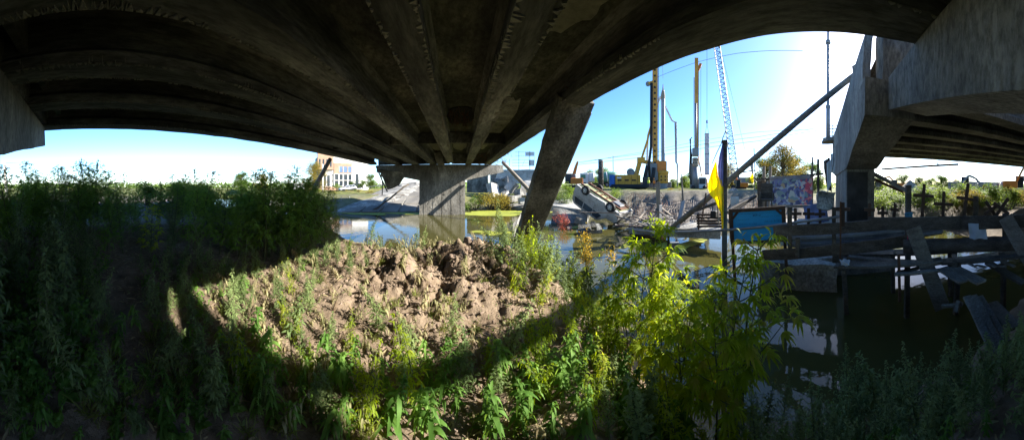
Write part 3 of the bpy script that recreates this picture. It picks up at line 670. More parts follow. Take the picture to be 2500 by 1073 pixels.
def mural():
    m = bpy.data.materials.new('painted_panel'); m.use_nodes = True; nt = m.node_tree; N = nt.nodes; L = nt.links; bs = N['Principled BSDF']
    tc = N.new('ShaderNodeTexCoord'); n0 = N.new('ShaderNodeTexNoise'); n0.inputs['Scale'].default_value = 2.2; n0.inputs['Detail'].default_value = 3
    L.new(tc.outputs['Object'], n0.inputs['Vector'])
    va = N.new('ShaderNodeVectorMath'); va.operation = 'MULTIPLY_ADD'; va.inputs[1].default_value = (.55,.55,.55); L.new(n0.outputs['Color'], va.inputs[0]); L.new(tc.outputs['Object'], va.inputs[2])
    vo = N.new('ShaderNodeTexVoronoi'); vo.inputs['Scale'].default_value = 7.5; L.new(va.outputs[0], vo.inputs['Vector'])
    sp = N.new('ShaderNodeSeparateColor'); L.new(vo.outputs['Color'], sp.inputs[0])
    c1 = N.new('ShaderNodeValToRGB'); c1.color_ramp.interpolation = 'CONSTANT'; e = c1.color_ramp.elements
    for k, (p, c) in enumerate([(0,(0.075, 0.09, 0.24)), (.18,(0.18, 0.195, 0.39)), (.36,(0.375, 0.42, 0.54)), (.5,(.55,.55,.5)), (.62,(.09,.10,.20)), (.78,(0.24, 0.33, 0.33)), (.9,(.45,.33,.2))]):
        el = e[k] if k < 2 else e.new(p); el.position = p; el.color = (*c, 1)
    c2 = N.new('ShaderNodeValToRGB'); c2.color_ramp.interpolation = 'CONSTANT'; e = c2.color_ramp.elements
    for k, (p, c) in enumerate([(0,(0.63, 0.09, 0.135)), (.2,(0.825, 0.24, 0.24)), (.42,(.62,.42,.34)), (.56,(.10,.14,.30)), (.72,(.45,.10,.14)), (.88,(.55,.5,.5))]):
        el = e[k] if k < 2 else e.new(p); el.position = p; el.color = (*c, 1)
    L.new(sp.outputs[0], c1.inputs[0]); L.new(sp.outputs[1], c2.inputs[0])
    sx = N.new('ShaderNodeSeparateXYZ'); L.new(va.outputs[0], sx.inputs[0]); mr = N.new('ShaderNodeMapRange'); mr.inputs[1].default_value = .15; mr.inputs[2].default_value = .75; L.new(sx.outputs[0], mr.inputs[0])
    gt = N.new('ShaderNodeMath'); gt.operation = 'GREATER_THAN'; L.new(mr.outputs[0], gt.inputs[0]); L.new(sp.outputs[2], gt.inputs[1])
    mx = N.new('ShaderNodeMix'); mx.data_type = 'RGBA'; L.new(gt.outputs[0], mx.inputs[0]); L.new(c1.outputs[0], mx.inputs[6]); L.new(c2.outputs[0], mx.inputs[7])
    L.new(mx.outputs[2], bs.inputs['Base Color']); bs.inputs['Roughness'].default_value = .6; return m
o = sk('painted_panel', 1880, 434, 1983, 499, -.08, mural(), .03); o['label'] = 'panel painted with abstract blue and red figures'
sk('lower_board', 1884, 500, 2010, 506, -.1, M['greywood'], .05)
cloth('tarpaulin_sheet', [P(1960,503,9.6), P(2016,492,9.4), P(2024,545,9.0), P(1968,540,9.2)], plain('blue_grey_sheet', (.17,.19,.32), .8), 'crumpled blue-grey sheet lying at the foot of the painted shelter', 'tarpaulin', .12, s=3)
for k, c in enumerate([([(2028,374), (2040,376), (2037,425), (2028,420)], 'long white torn sheet stuck high on the left side of the pier'), ([(2018,398), (2030,388), (2030,448), (2020,470)], 'ragged white strip hanging lower beside the pier')]):
    cloth('torn_sheet', [P(x,y,8.3) for x, y in c[0]], M['paper'], c[1], 'sheet', .05, s=k)
cloth('torn_tarp', [P(2010,392,8.6), P(2026,384,8.5), P(2030,470,8.4), P(2016,455,8.5)], plain('brown_tarp', (.10,.075,.06), .9), 'dark brown torn tarp hanging behind the white sheets by the pier', 'tarpaulin', .12, s=5)
o = MB().box((0,0,0), (.62,.6,.62)).build('boulder', M['rubble'], None, cuts=4, rough=.16, rs=2.2); o.location = P(2016,487,8.6); tag(o, 'rough grey lump of rubble propped against the left side of the pier', 'rubble')
cloth('notice_sheet', [P(1784,480,8.4), P(1804,480,8.4), P(1805,516,8.4), P(1783,517,8.4)], M['paper'], 'pale blue written notice sheet right of the flag post', 'notice', .006)
t = facing('armchair', 'burnt dark chair standing in the open side of the shelter', 'chair', 1872, 512, 9.3); s = 9.3/F
for a_ in (((0,0,.42), (.5,.5,.1)), ((0,.24,.75), (.5,.08,.65)), ((-.25,0,.55), (.07,.5,.3)), ((.25,0,.55), (.07,.5,.3))):
    MB().box(*a_).build({.42:'seat', .75:'backrest'}.get(a_[0][2], 'armrest'), M['wood'], t, bevel=.02)
for x in (-.2,.2):
    for y in (-.2,.2): MB().box((x,y,.18), (.05,.05,.37)).build('leg', M['wood'], t)
# bench / pallet behind the rail
t = facing('slatted_bench', 'dark slatted bench behind the pipe rail left of the flag post', 'bench', 1735, 560, 8.6); s = 8.6/F
for k in range(5): MB().box((0, -.02*k, .12+k*.11), (1.05,.04,.075)).build('slat', M['brown'], t, bevel=.005)
for x in (-.45,.45): MB().box((x,.03,.25), (.06,.05,.7)).build('leg', M['brown'], t)
lone('bent_board', P(1612,560,11.6), P(1612,500,11.6), .22, .06, M['steel'], 'lower half of a bent grey board standing in the reinforcement', 'board', up=(0,1,0))
lone('bent_board', P(1608,528,11.8), P(1606,444,11.9), .34, .07, M['palewood'], 'upright weathered board standing in front of the drilling rig', 'board', up=(1,-.4,0))
lone('bent_board', P(1655,556,10.2), P(1668,490,10.8), .30, .05, M['steel'], 'broad twisted grey board leaning up from the debris', 'board', up=(1,-.4,0))
lone('bent_board', P(1668,500,10.9), P(1664,424,11.2), .20, .04, M['greywood'], 'pointed grey board tip standing above the twisted board', 'board', up=(1,-.4,0), w2=.03)
lone('thin_stake', P(1712,545,9), P(1724,470,9.2), .06, .05, M['brown'], 'thin brown stake leaning beside the pole, left of the flag', 'stake')
lone('thin_stake', P(1755,545,8.2), P(1752,500,8.2), .05, .05, M['palewood'], 'short pale stake under the yellow flag', 'stake')
lone('timber_rail', P(1775,518,7.5), P(1845,478,9.2), .12, .12, M['wood'], 'dark timber rail slanting up to the right behind the blue board', 'timber')
lone('timber_rail', P(1690,516,9.2), P(1772,488,8.2), .10, .10, M['wood'], 'dark timber rail slanting up to the flag post from the left', 'timber')
o = MB().box((0,0,0), (.30,.22,.24)).build('black_box', M['dark'], None, bevel=.02); o.location = P(1745,522,8.4); tag(o, 'black box hanging behind the pole left of the flag post', 'box')
t = facing('mailbox_post', 'thin dark post with a small dark box at the water in front of the debris', 'post', 1632, 635, 6.6); s = 6.6/F
MB().box((0,0,.2), (.07,.06,1.0)).build('post', M['dark'], t, bevel=.005); MB().box((.17,0,.42), (.26,.16,.2)).build('box', M['grey'], t, bevel=.01)
# leaning lamp pole
t = thing('leaning_lamp_pole', 'long grey lamp pole fallen diagonally from the debris up to the broken deck', 'lamp post', P(1640, 556, 10.6)); o_ = t.location
A_, B_ = P(1640,556,10.6)-o_, P(2106,168,8.1)-o_
mb = MB(); n = 16; mb.tube([A_.lerp(B_, k/n)+Vector((0,0,-.10*math.sin(math.pi*k/n))) for k in range(n+1)], [.125-.025*k/n for k in range(n+1)], 14); mb.build('shaft', M['greywood'], t, smooth=True)
dd = (B_-A_).normalized(); mb = MB(); mb.prism([B_-dd*.35+Vector((0,0,.08)), B_-dd*.1+Vector((0,0,.08)), B_-dd*.22+Vector((0,0,.34)), B_-dd*.42+Vector((0,-.02,.36))], (.06,.06,0)); mb.build('bracket_fin', M['greywood'], t)
mb = MB()
for u in (.7,.73,.58): p = A_.lerp(B_, u); mb.lathe([(.03,0), (.03,.05)], p+Vector((-.1,0,-.02)), 8, axis=(-1,0,.2))
kind(mb.build('bolt_heads', M['steel'], t), 'stuff')
# lamp post and railing on the far edge of the neighbouring deck
t = thing('street_lamp_post', 'tall pale lamp post standing on the far edge of the neighbouring bridge', 'lamp post', (16.7, -.66, 3.40))
mb = MB(); mb.tube([(0,0,0), (0,0,2.4), (0,0,2.5), (0,0,7.1), (0,0,7.2), (0,0,12.2)], [.16,.15,.11,.10,.08,.07], 12); mb.build('shaft', M['steel'], t, smooth=True)
for z in (2.4, 7.1): MB().lathe([(.17,0), (.19,.08), (.17,.22), (.12,.26)], (0,0,z-.1), 12).build('collar', M['steel'], t)
for z, q in ((9.0,.3), (6.0,.2)): mb = MB(); mb.tube([(0,0,z), (.0,-.25,z+.5)], .02, 5); mb.build('bracket', M['steel'], t)
t = thing('deck_railing', 'thin steel railing beside the tall lamp post on the neighbouring bridge', 'railing', (16.7, -1.0, 3.46))
for z in (.25,.5,.75,1.0): MB().bar((0,.3,z), (0,-3,z), .05, .05).build('rail', M['steel'], t)
for y in (0,-1.4,-2.8): MB().bar((0,y,0), (0,y,1.05), .06, .06).build('post', M['steel'], t)
# pipes right of the pier
lone('utility_pipe', P(2152,413,12), P(2340,401,10.5), .05, .0, M['steel'], 'thin pipe slung below the neighbouring deck right of the pier', 'pipe', tubular=True)
lone('pipe_hanger', P(2290,404,11), P(2290,396,11), .06, .06, M['steel'], 'small hanger block holding the slung pipe', 'hanger')
lone('fallen_pipe', P(2222,470,8.0), P(2118,416,8.8), .075, .01, M['steel'], 'upper of two slanting pipes descending from the pier to the right', 'pipe', tubular=True)
lone('fallen_pipe', P(2205,468,8.3), P(2112,428,8.9), .05, .01, M['rust'], 'lower rusty one of two slanting pipes right of the pier', 'pipe', tubular=True)
lone('hanging_rod', P(2008,357,10), P(2022,358,10), .02, .02, M['steel'], 'short horizontal rod sticking out left of the neighbouring deck end', 'rod')
# left leaning poles
lone('leaning_pole', P(743,506,13.6), P(806,388,15.6), .14, .02, M['greywood'], 'slanting pole leaning against the left edge of the bridge', 'pole', tubular=True)
lone('leaning_pole', P(1312,485,17.5), P(1228,396,21.6), .16, .03, M['palewood'], 'slanting broken pole leaning on the right end of the far pier cap', 'pole', tubular=True)
lone('dead_branch', P(905,517,24.5), P(1000,448,26.5), .10, .25, M['bark'], 'dark crooked branch lying up the paved embankment', 'branch', tubular=True)
# ---- overturned van
VAN = thing('overturned_van', 'white van lying upside down, its wheels in the air, nose in the water', 'van'); 
def van_parts():
    Lg, Wd, Hh = 4.3, 1.7, 1.75
    side = [(0,.35), (.02,.95), (.25,1.12), (.95,1.2), (1.45,1.68), (1.7,1.75), (3.95,1.75), (4.2,1.55), (4.3,.9), (4.28,.32), (3.75,.30), (3.62,.60), (3.3,.68), (2.98,.60), (2.85,.30), (1.35,.28), (1.22,.6), (.9,.68), (.58,.6), (.45,.30)]
    mb = MB(); mb.prism([(x, -Wd/2, z) for x, z in side], (0, Wd, 0)); body = mb.build('body', mat('dirty_white_paint', [(.22,.21,.19), (.42,.41,.39), (.5,.5,.48)], 1.6, .5, .15, 8, grime=.45, fine=.25), VAN, cuts=3, rough=.035, rs=1.7)
    for sg in (-1, 1):
        for poly in ([(1.28,1.2), (1.55,1.58), (2.05,1.60), (2.05,1.18)], [(2.15,1.18), (2.15,1.60), (3.0,1.60), (3.0,1.18)], [(3.1,1.18), (3.1,1.60), (3.85,1.58), (4.05,1.18)]):
            y = sg*(Wd/2+.004); mb = MB(); mb.prism([(x, y, z) for x, z in poly], (0, sg*.012, 0)); mb.build('side_window', M['glass'], VAN)
        for x in (2.1, 3.05): mb = MB(); mb.box((x, sg*(Wd/2+.002), .85), (.02,.012,1.05)); mb.build('door_seam', M['dark'], VAN)
        for x in (.9, 3.3):
            w_ = MB(); w_.lathe([(.20,-.1), (.31,-.11), (.34,-.07), (.34,.07), (.31,.11), (.20,.1)], (x, sg*.74, .33), 20, axis=(0,1,0)); tw = w_.build('wheel', M['dark'], VAN, smooth=False)
            w_ = MB(); w_.lathe([(.03,.0), (.20,-.01), (.20,.03), (.06,.05)], (x, sg*.84, .33), 16, axis=(0,sg,0)); w_.build('rim', M['steel'], tw)
            w_ = MB()
            for k in range(5): a_ = k*1.2566; w_.bar((x, sg*.885, .33), (x+.18*math.cos(a_), sg*.875, .33+.18*math.sin(a_)), .045, .03, up=(0,1,0))
            kind(w_.build('spokes', M['white'], tw), 'stuff')
    mb = MB(); mb.box((2.15,0,.285), (3.9,1.3,.05)); fl = mb.build('floor_pan', mat('olive_floor_pan', [(.25,.27,.14), (.36,.38,.2)], 3, .7, .1), VAN)
    for y in (-.45,.45): MB().box((2.2,y,.22), (3.9,.09,.10)).build('chassis_rail', M['rust'], VAN)
    for x in (1.3,1.8,2.3,2.8): MB().box((x,0,.23), (.08,.9,.07)).build('crossmember', M['rust'], VAN)
    for x in (.9,3.3): mb = MB(); mb.tube([(x,-.7,.33), (x,.7,.33)], .05, 8); mb.build('axle', M['rust'], VAN)
    mb = MB(); mb.tube([(1.3,.2,.2), (2.6,.25,.18), (4.2,.3,.2)], .05, 8); mb.build('exhaust', M['rust'], VAN)
    MB().box((.85,0,.22), (.7,.6,.25)).build('gearbox', M['grey'], VAN, bevel=.05)
    MB().box((.5,0,.3), (.5,1.2,.15)).build('front_subframe', M['rust'], VAN, bevel=.03)
    for y in (-.6,.6): MB().box((.02,y,.85), (.05,.3,.2)).build('headlight', M['glass'], VAN)
    MB().box((4.27,0,1.25), (.05,1.3,.5)).build('rear_window', M['glass'], VAN)
van_parts()
def basis(x, y, z): return Matrix((x, y, z)).transposed()
vf = (P(1520,532,16.2)-P(1418,462,18.6)).normalized()           # tail to nose, dipping to the water
vup = Vector((-.12,.60,-.76)); vside = vf.cross(vup).normalized(); vup = vside.cross(vf).normalized()
Rm = basis(-vf, -vside, vup)
if Rm.determinant() < 0: Rm = basis(-vf, vside, vup)
VAN.rotation_mode = 'QUATERNION'; VAN.rotation_quaternion = Rm.to_quaternion()
VAN.scale = (1.03,)*3; cen = P(1468,499,17.0); VAN.location = cen-Rm@(Vector((2.15,0,.95))*1.03)
# ---- fallen deck slabs of the destroyed span
def slab(name, pts, th, m, label, cat='concrete slab', rough=.05, group=None):
    pts = [Vector(p) for p in pts]; o0 = min(pts, key=lambda p: p.z).copy(); mb = MB(); mb.prism([p-o0 for p in pts], (0,0,-th)); o = mb.build(name, m, None, cuts=3, rough=rough, rs=1.4); o.location = o0; return tag(o, label, cat, group)
slab('collapsed_deck_slab', [P(1340,500,21), P(1425,512,18.5), P(1430,486,24), P(1365,484,24)], .45, M['pale'], 'flat pale collapsed deck slab left of the overturned van', rough=.05)
slab('collapsed_deck_slab', [P(1345,545,17), P(1430,542,17), P(1440,512,19), P(1350,506,20)], .5, M['soot'], 'dark tilted deck slab at the water left of the overturned van')
slab('collapsed_deck_slab', [P(1535,552,13), P(1760,560,10), P(1760,534,12), P(1540,536,15)], .4, M['rubble'], 'broad low deck slab under the reinforcement beside the van')
slab('collapsed_deck_slab', [P(1905,566,8.6), P(2035,560,8), P(2030,530,9.6), P(1900,534,10.5)], .5, M['pale'], 'pale sloping slab behind the timber railing left of the pier')
slab('collapsed_deck_slab', [P(1925,640,6.6), P(2040,628,6.2), P(2040,605,7.6), P(1925,606,7.8)], .5, M['rubble'], 'grey slab lying just behind the mossy block')
slab('collapsed_deck_slab', [P(1410,566,13), P(1470,560,13.5), P(1462,545,14), P(1412,548,13.6)], .4, M['soot'], 'small dark slab corner poking out of the water before the van')
slab('collapsed_deck_slab', [P(1240,503,28), P(1330,510,24), P(1330,494,28), P(1250,488,33)], .7, M['rubble'], 'flat rubble slab at the water right of the yellow bush')
for k, (x, y, D, w, hh) in enumerate([(1205,466,31,1.5,2.0), (1228,450,33,2.2,1.8), (1250,456,32,2.0,1.6), (1270,470,30,2.0,1.0), (1292,455,31,2.2,1.5), (1255,484,28,1.6,.7), (1285,490,27,1.8,.7), (1232,478,30,1.4,.9), (1300,478,27,1.2,.8), (1215,446,34,1.8,1.4)]):
    o = MB().box((0,0,0), (w,.9,hh)).build('rubble_block', M['pale' if k % 2 == 0 else 'rubble'], None, cuts=3, rough=.16, rs=1.1); o.location = P(x, y, D); o.rotation_euler = (R(-.7,.7), R(-.6,.6), R(0,3))
    tag(o, 'tumbled pale concrete block in the rubble right of the far pier', 'rubble', 'rubble blocks behind the far pier')
for k in range(26):
    x = R(1330, 1880); y = R(505, 556); D = 2.75*F/(y-HZ)*R(.80,.97); w = R(.25,.9)
    o = MB().box((0,0,0), (w, w*R(.5,.9), w*R(.25,.6))).build('rubble_block', M[random.choice(['pale','rubble','soot'])], None, cuts=2, rough=.08, rs=2); o.location = P(x, y, D); o.rotation_euler = (R(-.6,.6), R(-.6,.6), R(0,3))
    tag(o, 'small broken concrete chunk among the wreckage along the water', 'rubble', 'concrete chunks in the wreckage')
for k in range(34):
    x = R(1520, 1800); y = R(515, 560); D = R(10.5, 14); L_ = R(.8, 2.6); a_ = R(0, 3.14); p = P(x, y, D); p.z = max(p.z, WZ+.1)
    lone('debris_plank', p, p+Vector((L_*math.cos(a_), L_*math.sin(a_), R(0,.5))), R(.08,.2), .04, M[random.choice(['greywood','wood','palewood','brown'])], 'loose broken plank lying in the wreckage below the flag', 'plank', 'planks in the wreckage')
# ---- reinforcement mats
def rebar_mat(label, c00, c10, c11, c01, nu, nv, sag, sd, r_=.018):
    a, b_, c, d_ = [Vector(p) for p in (c00, c10, c11, c01)]; t = thing('rebar_mat', label, 'rebar', a)
    def pt(u, v):
        p = a.lerp(b_, u).lerp(d_.lerp(c, u), v); return p+Vector(mnoise.noise_vector(Vector((u*2.5, v*2.5, sd))))*sag-a
    mb = MB()
    for i in range(nu+1): mb.tube([pt(i/nu, j/8*R(.9,1.05)) for j in range(9)], r_, 4)
    kind(mb.build('upright_bars', M['rust' if sd % 2 else 'steelrust'], t), 'stuff')
    mb = MB()
    for j in range(nv+1): mb.tube([pt(i/16, j/nv) for i in range(17)], r_, 4)
    kind(mb.build('cross_bars', M['steelrust'], t), 'stuff'); return t
M['steelrust'] = mat('dull_rebar', [(.13,.10,.085), (.24,.2,.175)], 5, .8, .1, grime=.3)
rebar_mat('curled mat of reinforcing bars right of the overturned van', P(1525,545,15), P(1625,525,14), P(1615,468,17), P(1535,478,18), 14, 8, .45, 1)
rebar_mat('large tilted grid of bare reinforcement below the drilling rigs', P(1600,548,13.5), P(1740,535,12), P(1730,490,15.5), P(1610,492,17), 20, 6, .30, 2)
rebar_mat('small reinforcement grid right of the flag post', P(1785,530,11), P(1850,520,11), P(1848,482,12.5), P(1788,492,12.5), 9, 5, .2, 3)
rebar_mat('sagging reinforcement bars hanging over the near edge of the wreck', P(1540,556,12.5), P(1660,556,11), P(1650,532,12), P(1545,530,13.5), 18, 3, .35, 4)
# ------------------------------------------------------------------ far bank: embankment, road, buildings, machines
def quadgrid(name, c, n, m, amp, mat_, parent=None, rs=.6, thick=0):
    a, b_, c_, d_ = [Vector(p) for p in c]; mb = MB(); vs = []
    for i in range(n+1):
        for j in range(m+1):
            p = a.lerp(b_, i/n).lerp(d_.lerp(c_, i/n), j/m); vs.append(p+Vector((0,0,amp*mnoise.noise(p*rs))))
    mb.add(vs, [(i*(m+1)+j, (i+1)*(m+1)+j, (i+1)*(m+1)+j+1, i*(m+1)+j+1) for i in range(n) for j in range(m)])
    return mb.build(name, mat_, parent)
# paved embankment of the far abutment, slabs with open joints
EMB = kind(MB().prism([P(800,524,23.6), P(1060,522,25.2), P(1060,438,36), P(962,449,36), P(900,476,31)], (0,0,-2.2)).build('embankment', M['rubble']), 'structure')
E0, E1, E2, E3 = P(830,519,23.8), P(1060,518,25.2), P(1060,436,35.6), P(948,458,34)
M['pave'] = mat('grey_paving', [(.16,.15,.135), (.22,.21,.19)], 1.2, .9, .3, 10, grime=.4, grime_scale=.25)
for i in range(5):
    for j in range(5):
        g = .012; u0, u1, v0, v1 = i/5+g, (i+1)/5-g, j/5+g, (j+1)/5-g
        f_ = lambda u, v: E0.lerp(E1, u).lerp(E3.lerp(E2, u), v)+Vector((0, 0, .10+R(-.02,.02)))
        MB().prism([f_(u0,v0), f_(u1,v0), f_(u1,v1), f_(u0,v1)], (0,0,-.12)).build('paving_slab', M['pave'], EMB)
quadgrid('broken_edge', [P(796,524,23.4), P(862,519,24.6), P(956,462,33.4), P(915,474,31)], 10, 14, .25, M['pale'], EMB, .9)
b = MB()
for k in range(16):
    u, v = R(.1,.95), R(.25,.95); p = E0.lerp(E1, u).lerp(E3.lerp(E2, u), v)+Vector((0,0,.15)); q = p+Vector((R(-2,2), R(-2,2), R(-.1,.5))); b.tube([p, p.lerp(q,.5)+Vector((R(-.2,.2),0,R(0,.2))), q], .02, 4)
kind(b.build('loose_wire', M['rust'], EMB), 'stuff')
for k, (x, y, D) in enumerate([(1012,462,32), (980,483,29), (920,498,27), (1020,446,34), (985,452,33.5), (888,508,25.5)]):
    o = MB().box((0,0,0), (R(.5,1.0),.5,.3)).build('rubble_block', M['soot' if k < 3 else 'pale'], None, cuts=2, rough=.1, rs=2); o.location = P(x, y, D); tag(o, 'small concrete fragment lying on the paved embankment', 'rubble', 'fragments on the embankment')
# road climbing to the bridge, verge, low wall
kind(quadgrid('road', [P(700,476,52), P(820,467,56), P(960,446,70), P(960,450,60)], 12, 3, 0, mat('asphalt', [(.09,.09,.09), (.14,.14,.14)], 2, .9, .1)), 'structure')
kind(quadgrid('verge', [P(770,500,38), P(900,487,36), P(940,458,46), P(815,468,52)], 16, 10, .3, mat('grassy_verge', [(.16,.15,.04), (.27,.25,.06)], 1.5, .95, .6, 5), None), 'structure')
o = quadgrid('low_wall', [P(655,503,30), P(790,502,34), P(790,494,34), P(655,490,30)], 6, 2, 0, M['pale']); sm = o.modifiers.new('s', 'SOLIDIFY'); sm.thickness = .4; tag(o, 'low pale concrete wall behind the thicket, left of the leaning pole', 'wall')
t = facing('wire_fence', 'collapsed chain link fence panel at the foot of the verge', 'fence', 832, 502, 28, .3); s = 28/F; b = MB()
for k in range(13): b.tube([(-1.0+k*.17,0,0), (-.2+k*.17,.3,1.0)], .012, 4); b.tube([(-.2+k*.17,.3,0), (-1.0+k*.17,0,1.0)], .012, 4)
kind(b.build('wire_mesh', M['steel'], t), 'stuff'); 
for x in (-1.0, 0, 1.1): MB().bar((x,0,-.3), (x+.1,.15,1.15), .05, .05).build('post', M['steel'], t)
# ---- car on the road
def car(t, c, Lg=4.5):
    side = [(-2.2,.28), (-2.22,.7), (-2.0,.92), (-1.1,1.0), (-.45,1.46), (1.5,1.5), (2.05,1.05), (2.2,.95), (2.2,.3), (1.75,.27), (1.62,.52), (1.35,.6), (1.08,.52), (.95,.25), (-1.0,.25), (-1.12,.52), (-1.4,.6), (-1.68,.52), (-1.8,.27)]
    MB().prism([(x,-.85,z) for x, z in side], (0,1.7,0)).build('body', c, t, bevel=.08)
    for sg in (-1, 1):
        for poly in ([(-.95,1.0), (-.42,1.38), (.1,1.4), (.1,1.0)], [(.18,1.0), (.18,1.4), (.9,1.42), (.9,1.0)], [(.98,1.0), (.98,1.42), (1.45,1.42), (1.8,1.05)]):
            MB().prism([(x, sg*.853, z) for x, z in poly], (0, sg*.012, 0)).build('window', M['glass'], t)
        for x in (-1.4, 1.35):
            wv = MB().lathe([(.2,-.1), (.31,-.1), (.31,.1), (.2,.1)], (x, sg*.76, .31), 14, axis=(0,1,0)).build('wheel', M['dark'], t)
            MB().lathe([(.02,0), (.2,0), (.2,.03), (.02,.04)], (x, sg*.85, .31), 12, axis=(0,sg,0)).build('rim', M['steel'], wv)
        MB().box((-2.18, sg*.6, .72), (.06,.36,.16)).build('headlight', M['white'], t)
    MB().prism([(-1.12,-.7,1.02), (-1.12,.7,1.02), (-.5,.62,1.44), (-.5,-.62,1.44)], (-.02,0,.02)).build('windscreen', M['glass'], t)
t = facing('parked_car', 'silver estate car parked on the road in front of the brick building', 'car', 849, 466, 58, .35); car(t, plain('silver_paint', (.50,.54,.60), .3))
t.rotation_euler[1] = -.05
t = facing('parked_car', 'dark car just visible behind the silver estate car', 'car', 866, 460, 66, .3); car(t, plain('dark_car_paint', (.03,.035,.045), .3))
# ---- brick and white building
t = facing('office_building', 'unfinished brick and white block of storeys behind the road on the left', 'building', 840, 462, 72, .28); s = 72/F
br = mat('orange_brick', [(.25,.155,.105), (.31,.2,.14)], 5, .9, .2, 30, grime=.2)
MB().box((.3,5,5.2), (16,9,10.5)).build('wall', M['pale'], t)
def bx(name, x0, x1, z0, z1, m, y=.4, th=.2): return MB().box(((x0+x1)/2, y, (z0+z1)/2), (x1-x0, th, z1-z0)).build(name, m, t)
bx('brick_tower', -8.4, -3.4, 6.1, 12.5, br, .3, .9); bx('brick_band', -3.2, 2.6, 4.9, 8.2, br, .36, .3); bx('brick_base', -8.0, 2.6, -.5, .9, br, .36, .3); bx('white_wall', 2.7, 8.3, -.4, 8.6, M['white'], .4, .3)
for k in range(3):
    w_ = bx('window', -1.55+k*1.45+0, -.45+k*1.45, 5.35, 7.2, M['bluewin'], .16, .12); bx('frame', -1.62+k*1.45, -1.55+k*1.45, 5.3, 7.25, M['white'], .14, .14)
for k in range(4): w_ = bx('window', -8.0+k*1.15, -7.5+k*1.15, 7.0, 9.3, M['glass'], -.18, .1)
for k in range(5): bx('pillar', -3.3+k*1.45, -3.0+k*1.45, .9, 4.8, M['white'], .1, .3)
for z in (.9, 2.75, 4.7): bx('floor_edge', -3.4, 2.6, z, z+.22, M['pale'], .15, .5)
for k in range(4): bx('dark_opening', -2.95+k*1.45, -1.9+k*1.45, 1.15, 2.7, M['glass'], .22, .1); bx('dark_opening', -2.95+k*1.45, -1.9+k*1.45, 3.0, 4.65, M['glass'], .22, .1)
for k in range(3): bx('dark_opening', -7.6+k*1.2, -6.9+k*1.2, 1.2, 4.4, M['glass'], .3, .15)
bx('pilaster', 4.9, 5.3, .9, 4.6, M['white'], .1, .3); bx('dark_opening', 3.9, 4.8, 1.0, 5.0, M['glass'], .2, .12)
bx('doorway', -1.0, .4, -.5, .85, M['glass'], .18, .1)
t = facing('shed', 'low white shed far behind the road at left', 'building', 742, 462, 110, .1); MB().prism([(-5,0,-.5), (5,0,-.5), (5,0,2.6), (0,0,3.4), (-5,0,2.6)], (0,6,0)).build('wall', M['white'], t); MB().box((1,-.05,1.2), (1.6,.1,1.8)).build('window', M['glass'], t)
# right of the far pier: abutment wall, steps, billboard frame, house
t = facing('abutment_wall', 'weathered layered concrete abutment wall behind the rubble', 'wall', 1262, 448, 38); s = 38/F
for k in range(5): MB().box((R(-.1,.1), 0, .22+k*.46), (7.4-.2*k, 1.2, .44)).build('course', M['pale'], t, cuts=3, rough=.06, rs=1.2)
MB().box((-3.9,.2,.4), (1.0,1.6,4.2)).build('side_pier', M['concrete'], t, cuts=2, rough=.04); MB().box((-6.6,.3,.3), (3.4,1.5,3.6)).build('dark_pier', M['soot'], t, cuts=2, rough=.05)
t = facing('billboard_frame', 'bare red and white lattice billboard frame above the abutment wall', 'billboard', 1280, 424, 46); s = 46/F
for x in (-1.1, 1.1, -3.0): MB().bar((x,0,-1), (x,0,4.6 if x > -2 else 3), .09, .09).build('post', M['rust'] if x > 0 else M['steel'], t)
for z in (1.6, 2.2, 2.8, 3.6, 4.4): MB().bar((-2.4+.5*(z > 3),0,z), (2.0,0,z), .06, .06).build('rail', M['white'], t)
for k in range(4): MB().bar((-1.6+k*1.2,0,1.6 if k % 2 else 2.8), (-.9+k*1.0,0,4.4 if k > 1 else 2.8), .05, .05).build('brace', M['white'], t)
for a_ in ((.9,1.65,2.0,2.75), (.2,3.65,2.0,4.35)): MB().box(((a_[0]+a_[2])/2,.06,(a_[1]+a_[3])/2), (a_[2]-a_[0],.05,a_[3]-a_[1])).build('remnant_panel', M['paper'], t)
t = facing('house', 'beige flat-roofed house with a green edge behind the leaning slab', 'house', 1336, 412, 52); MB().box((0,2,1.3), (2.9,4,3.4)).build('wall', mat('beige_render', [(.42,.34,.28), (.5,.41,.34)], 2, .9, .1), t); MB().box((1.35,-.02,1.5), (.35,.1,3.0)).build('green_panel', plain('green_sheet', (.05,.3,.18), .6), t); MB().box((.3,-.02,.4), (.4,.1,1.0)).build('window', M['glass'], t); MB().box((-.6,1,3.2), (.4,.4,.6)).build('chimney', M['rubble'], t)
# ---- earth bank top rail / casing pipes
def lattice(t, a, b_, w0, w1, n, m, name='lattice_bay', chord='chord', r_=.05):
    a, b_ = Vector(a), Vector(b_); d = (b_-a).normalized(); x = d.cross(Vector((0,1,0))).normalized(); y = x.cross(d).normalized(); cor = lambda u, k: a.lerp(b_, u)+(x*(1 if k in (1,2) else -1)+y*(1 if k > 1 else -1))*(w0+(w1-w0)*u)/2
    for k in range(4): MB().tube([cor(i/8, k) for i in range(9)], r_, 5).build(chord, m, t)
    for i in range(n):
        mb = MB()
        for k in range(4):
            mb.tube([cor(i/n, k), cor((i+1)/n, (k+1) % 4)], r_*.6, 4, cap=False); mb.tube([cor(i/n, (k+1) % 4), cor(i/n, k)], r_*.6, 4, cap=False)
        mb.build(name, m, t)
t = facing('lattice_crane', 'tall lattice boom crane behind the construction pit', 'crane', 1812, 462, 58); s = 58/F
lattice(t, ((1795-1812)*s, 0, (462-425)*s), ((1748-1812)*s, 0, (462-95)*s), 1.7, 1.45, 26, M['grey'], r_=.11)
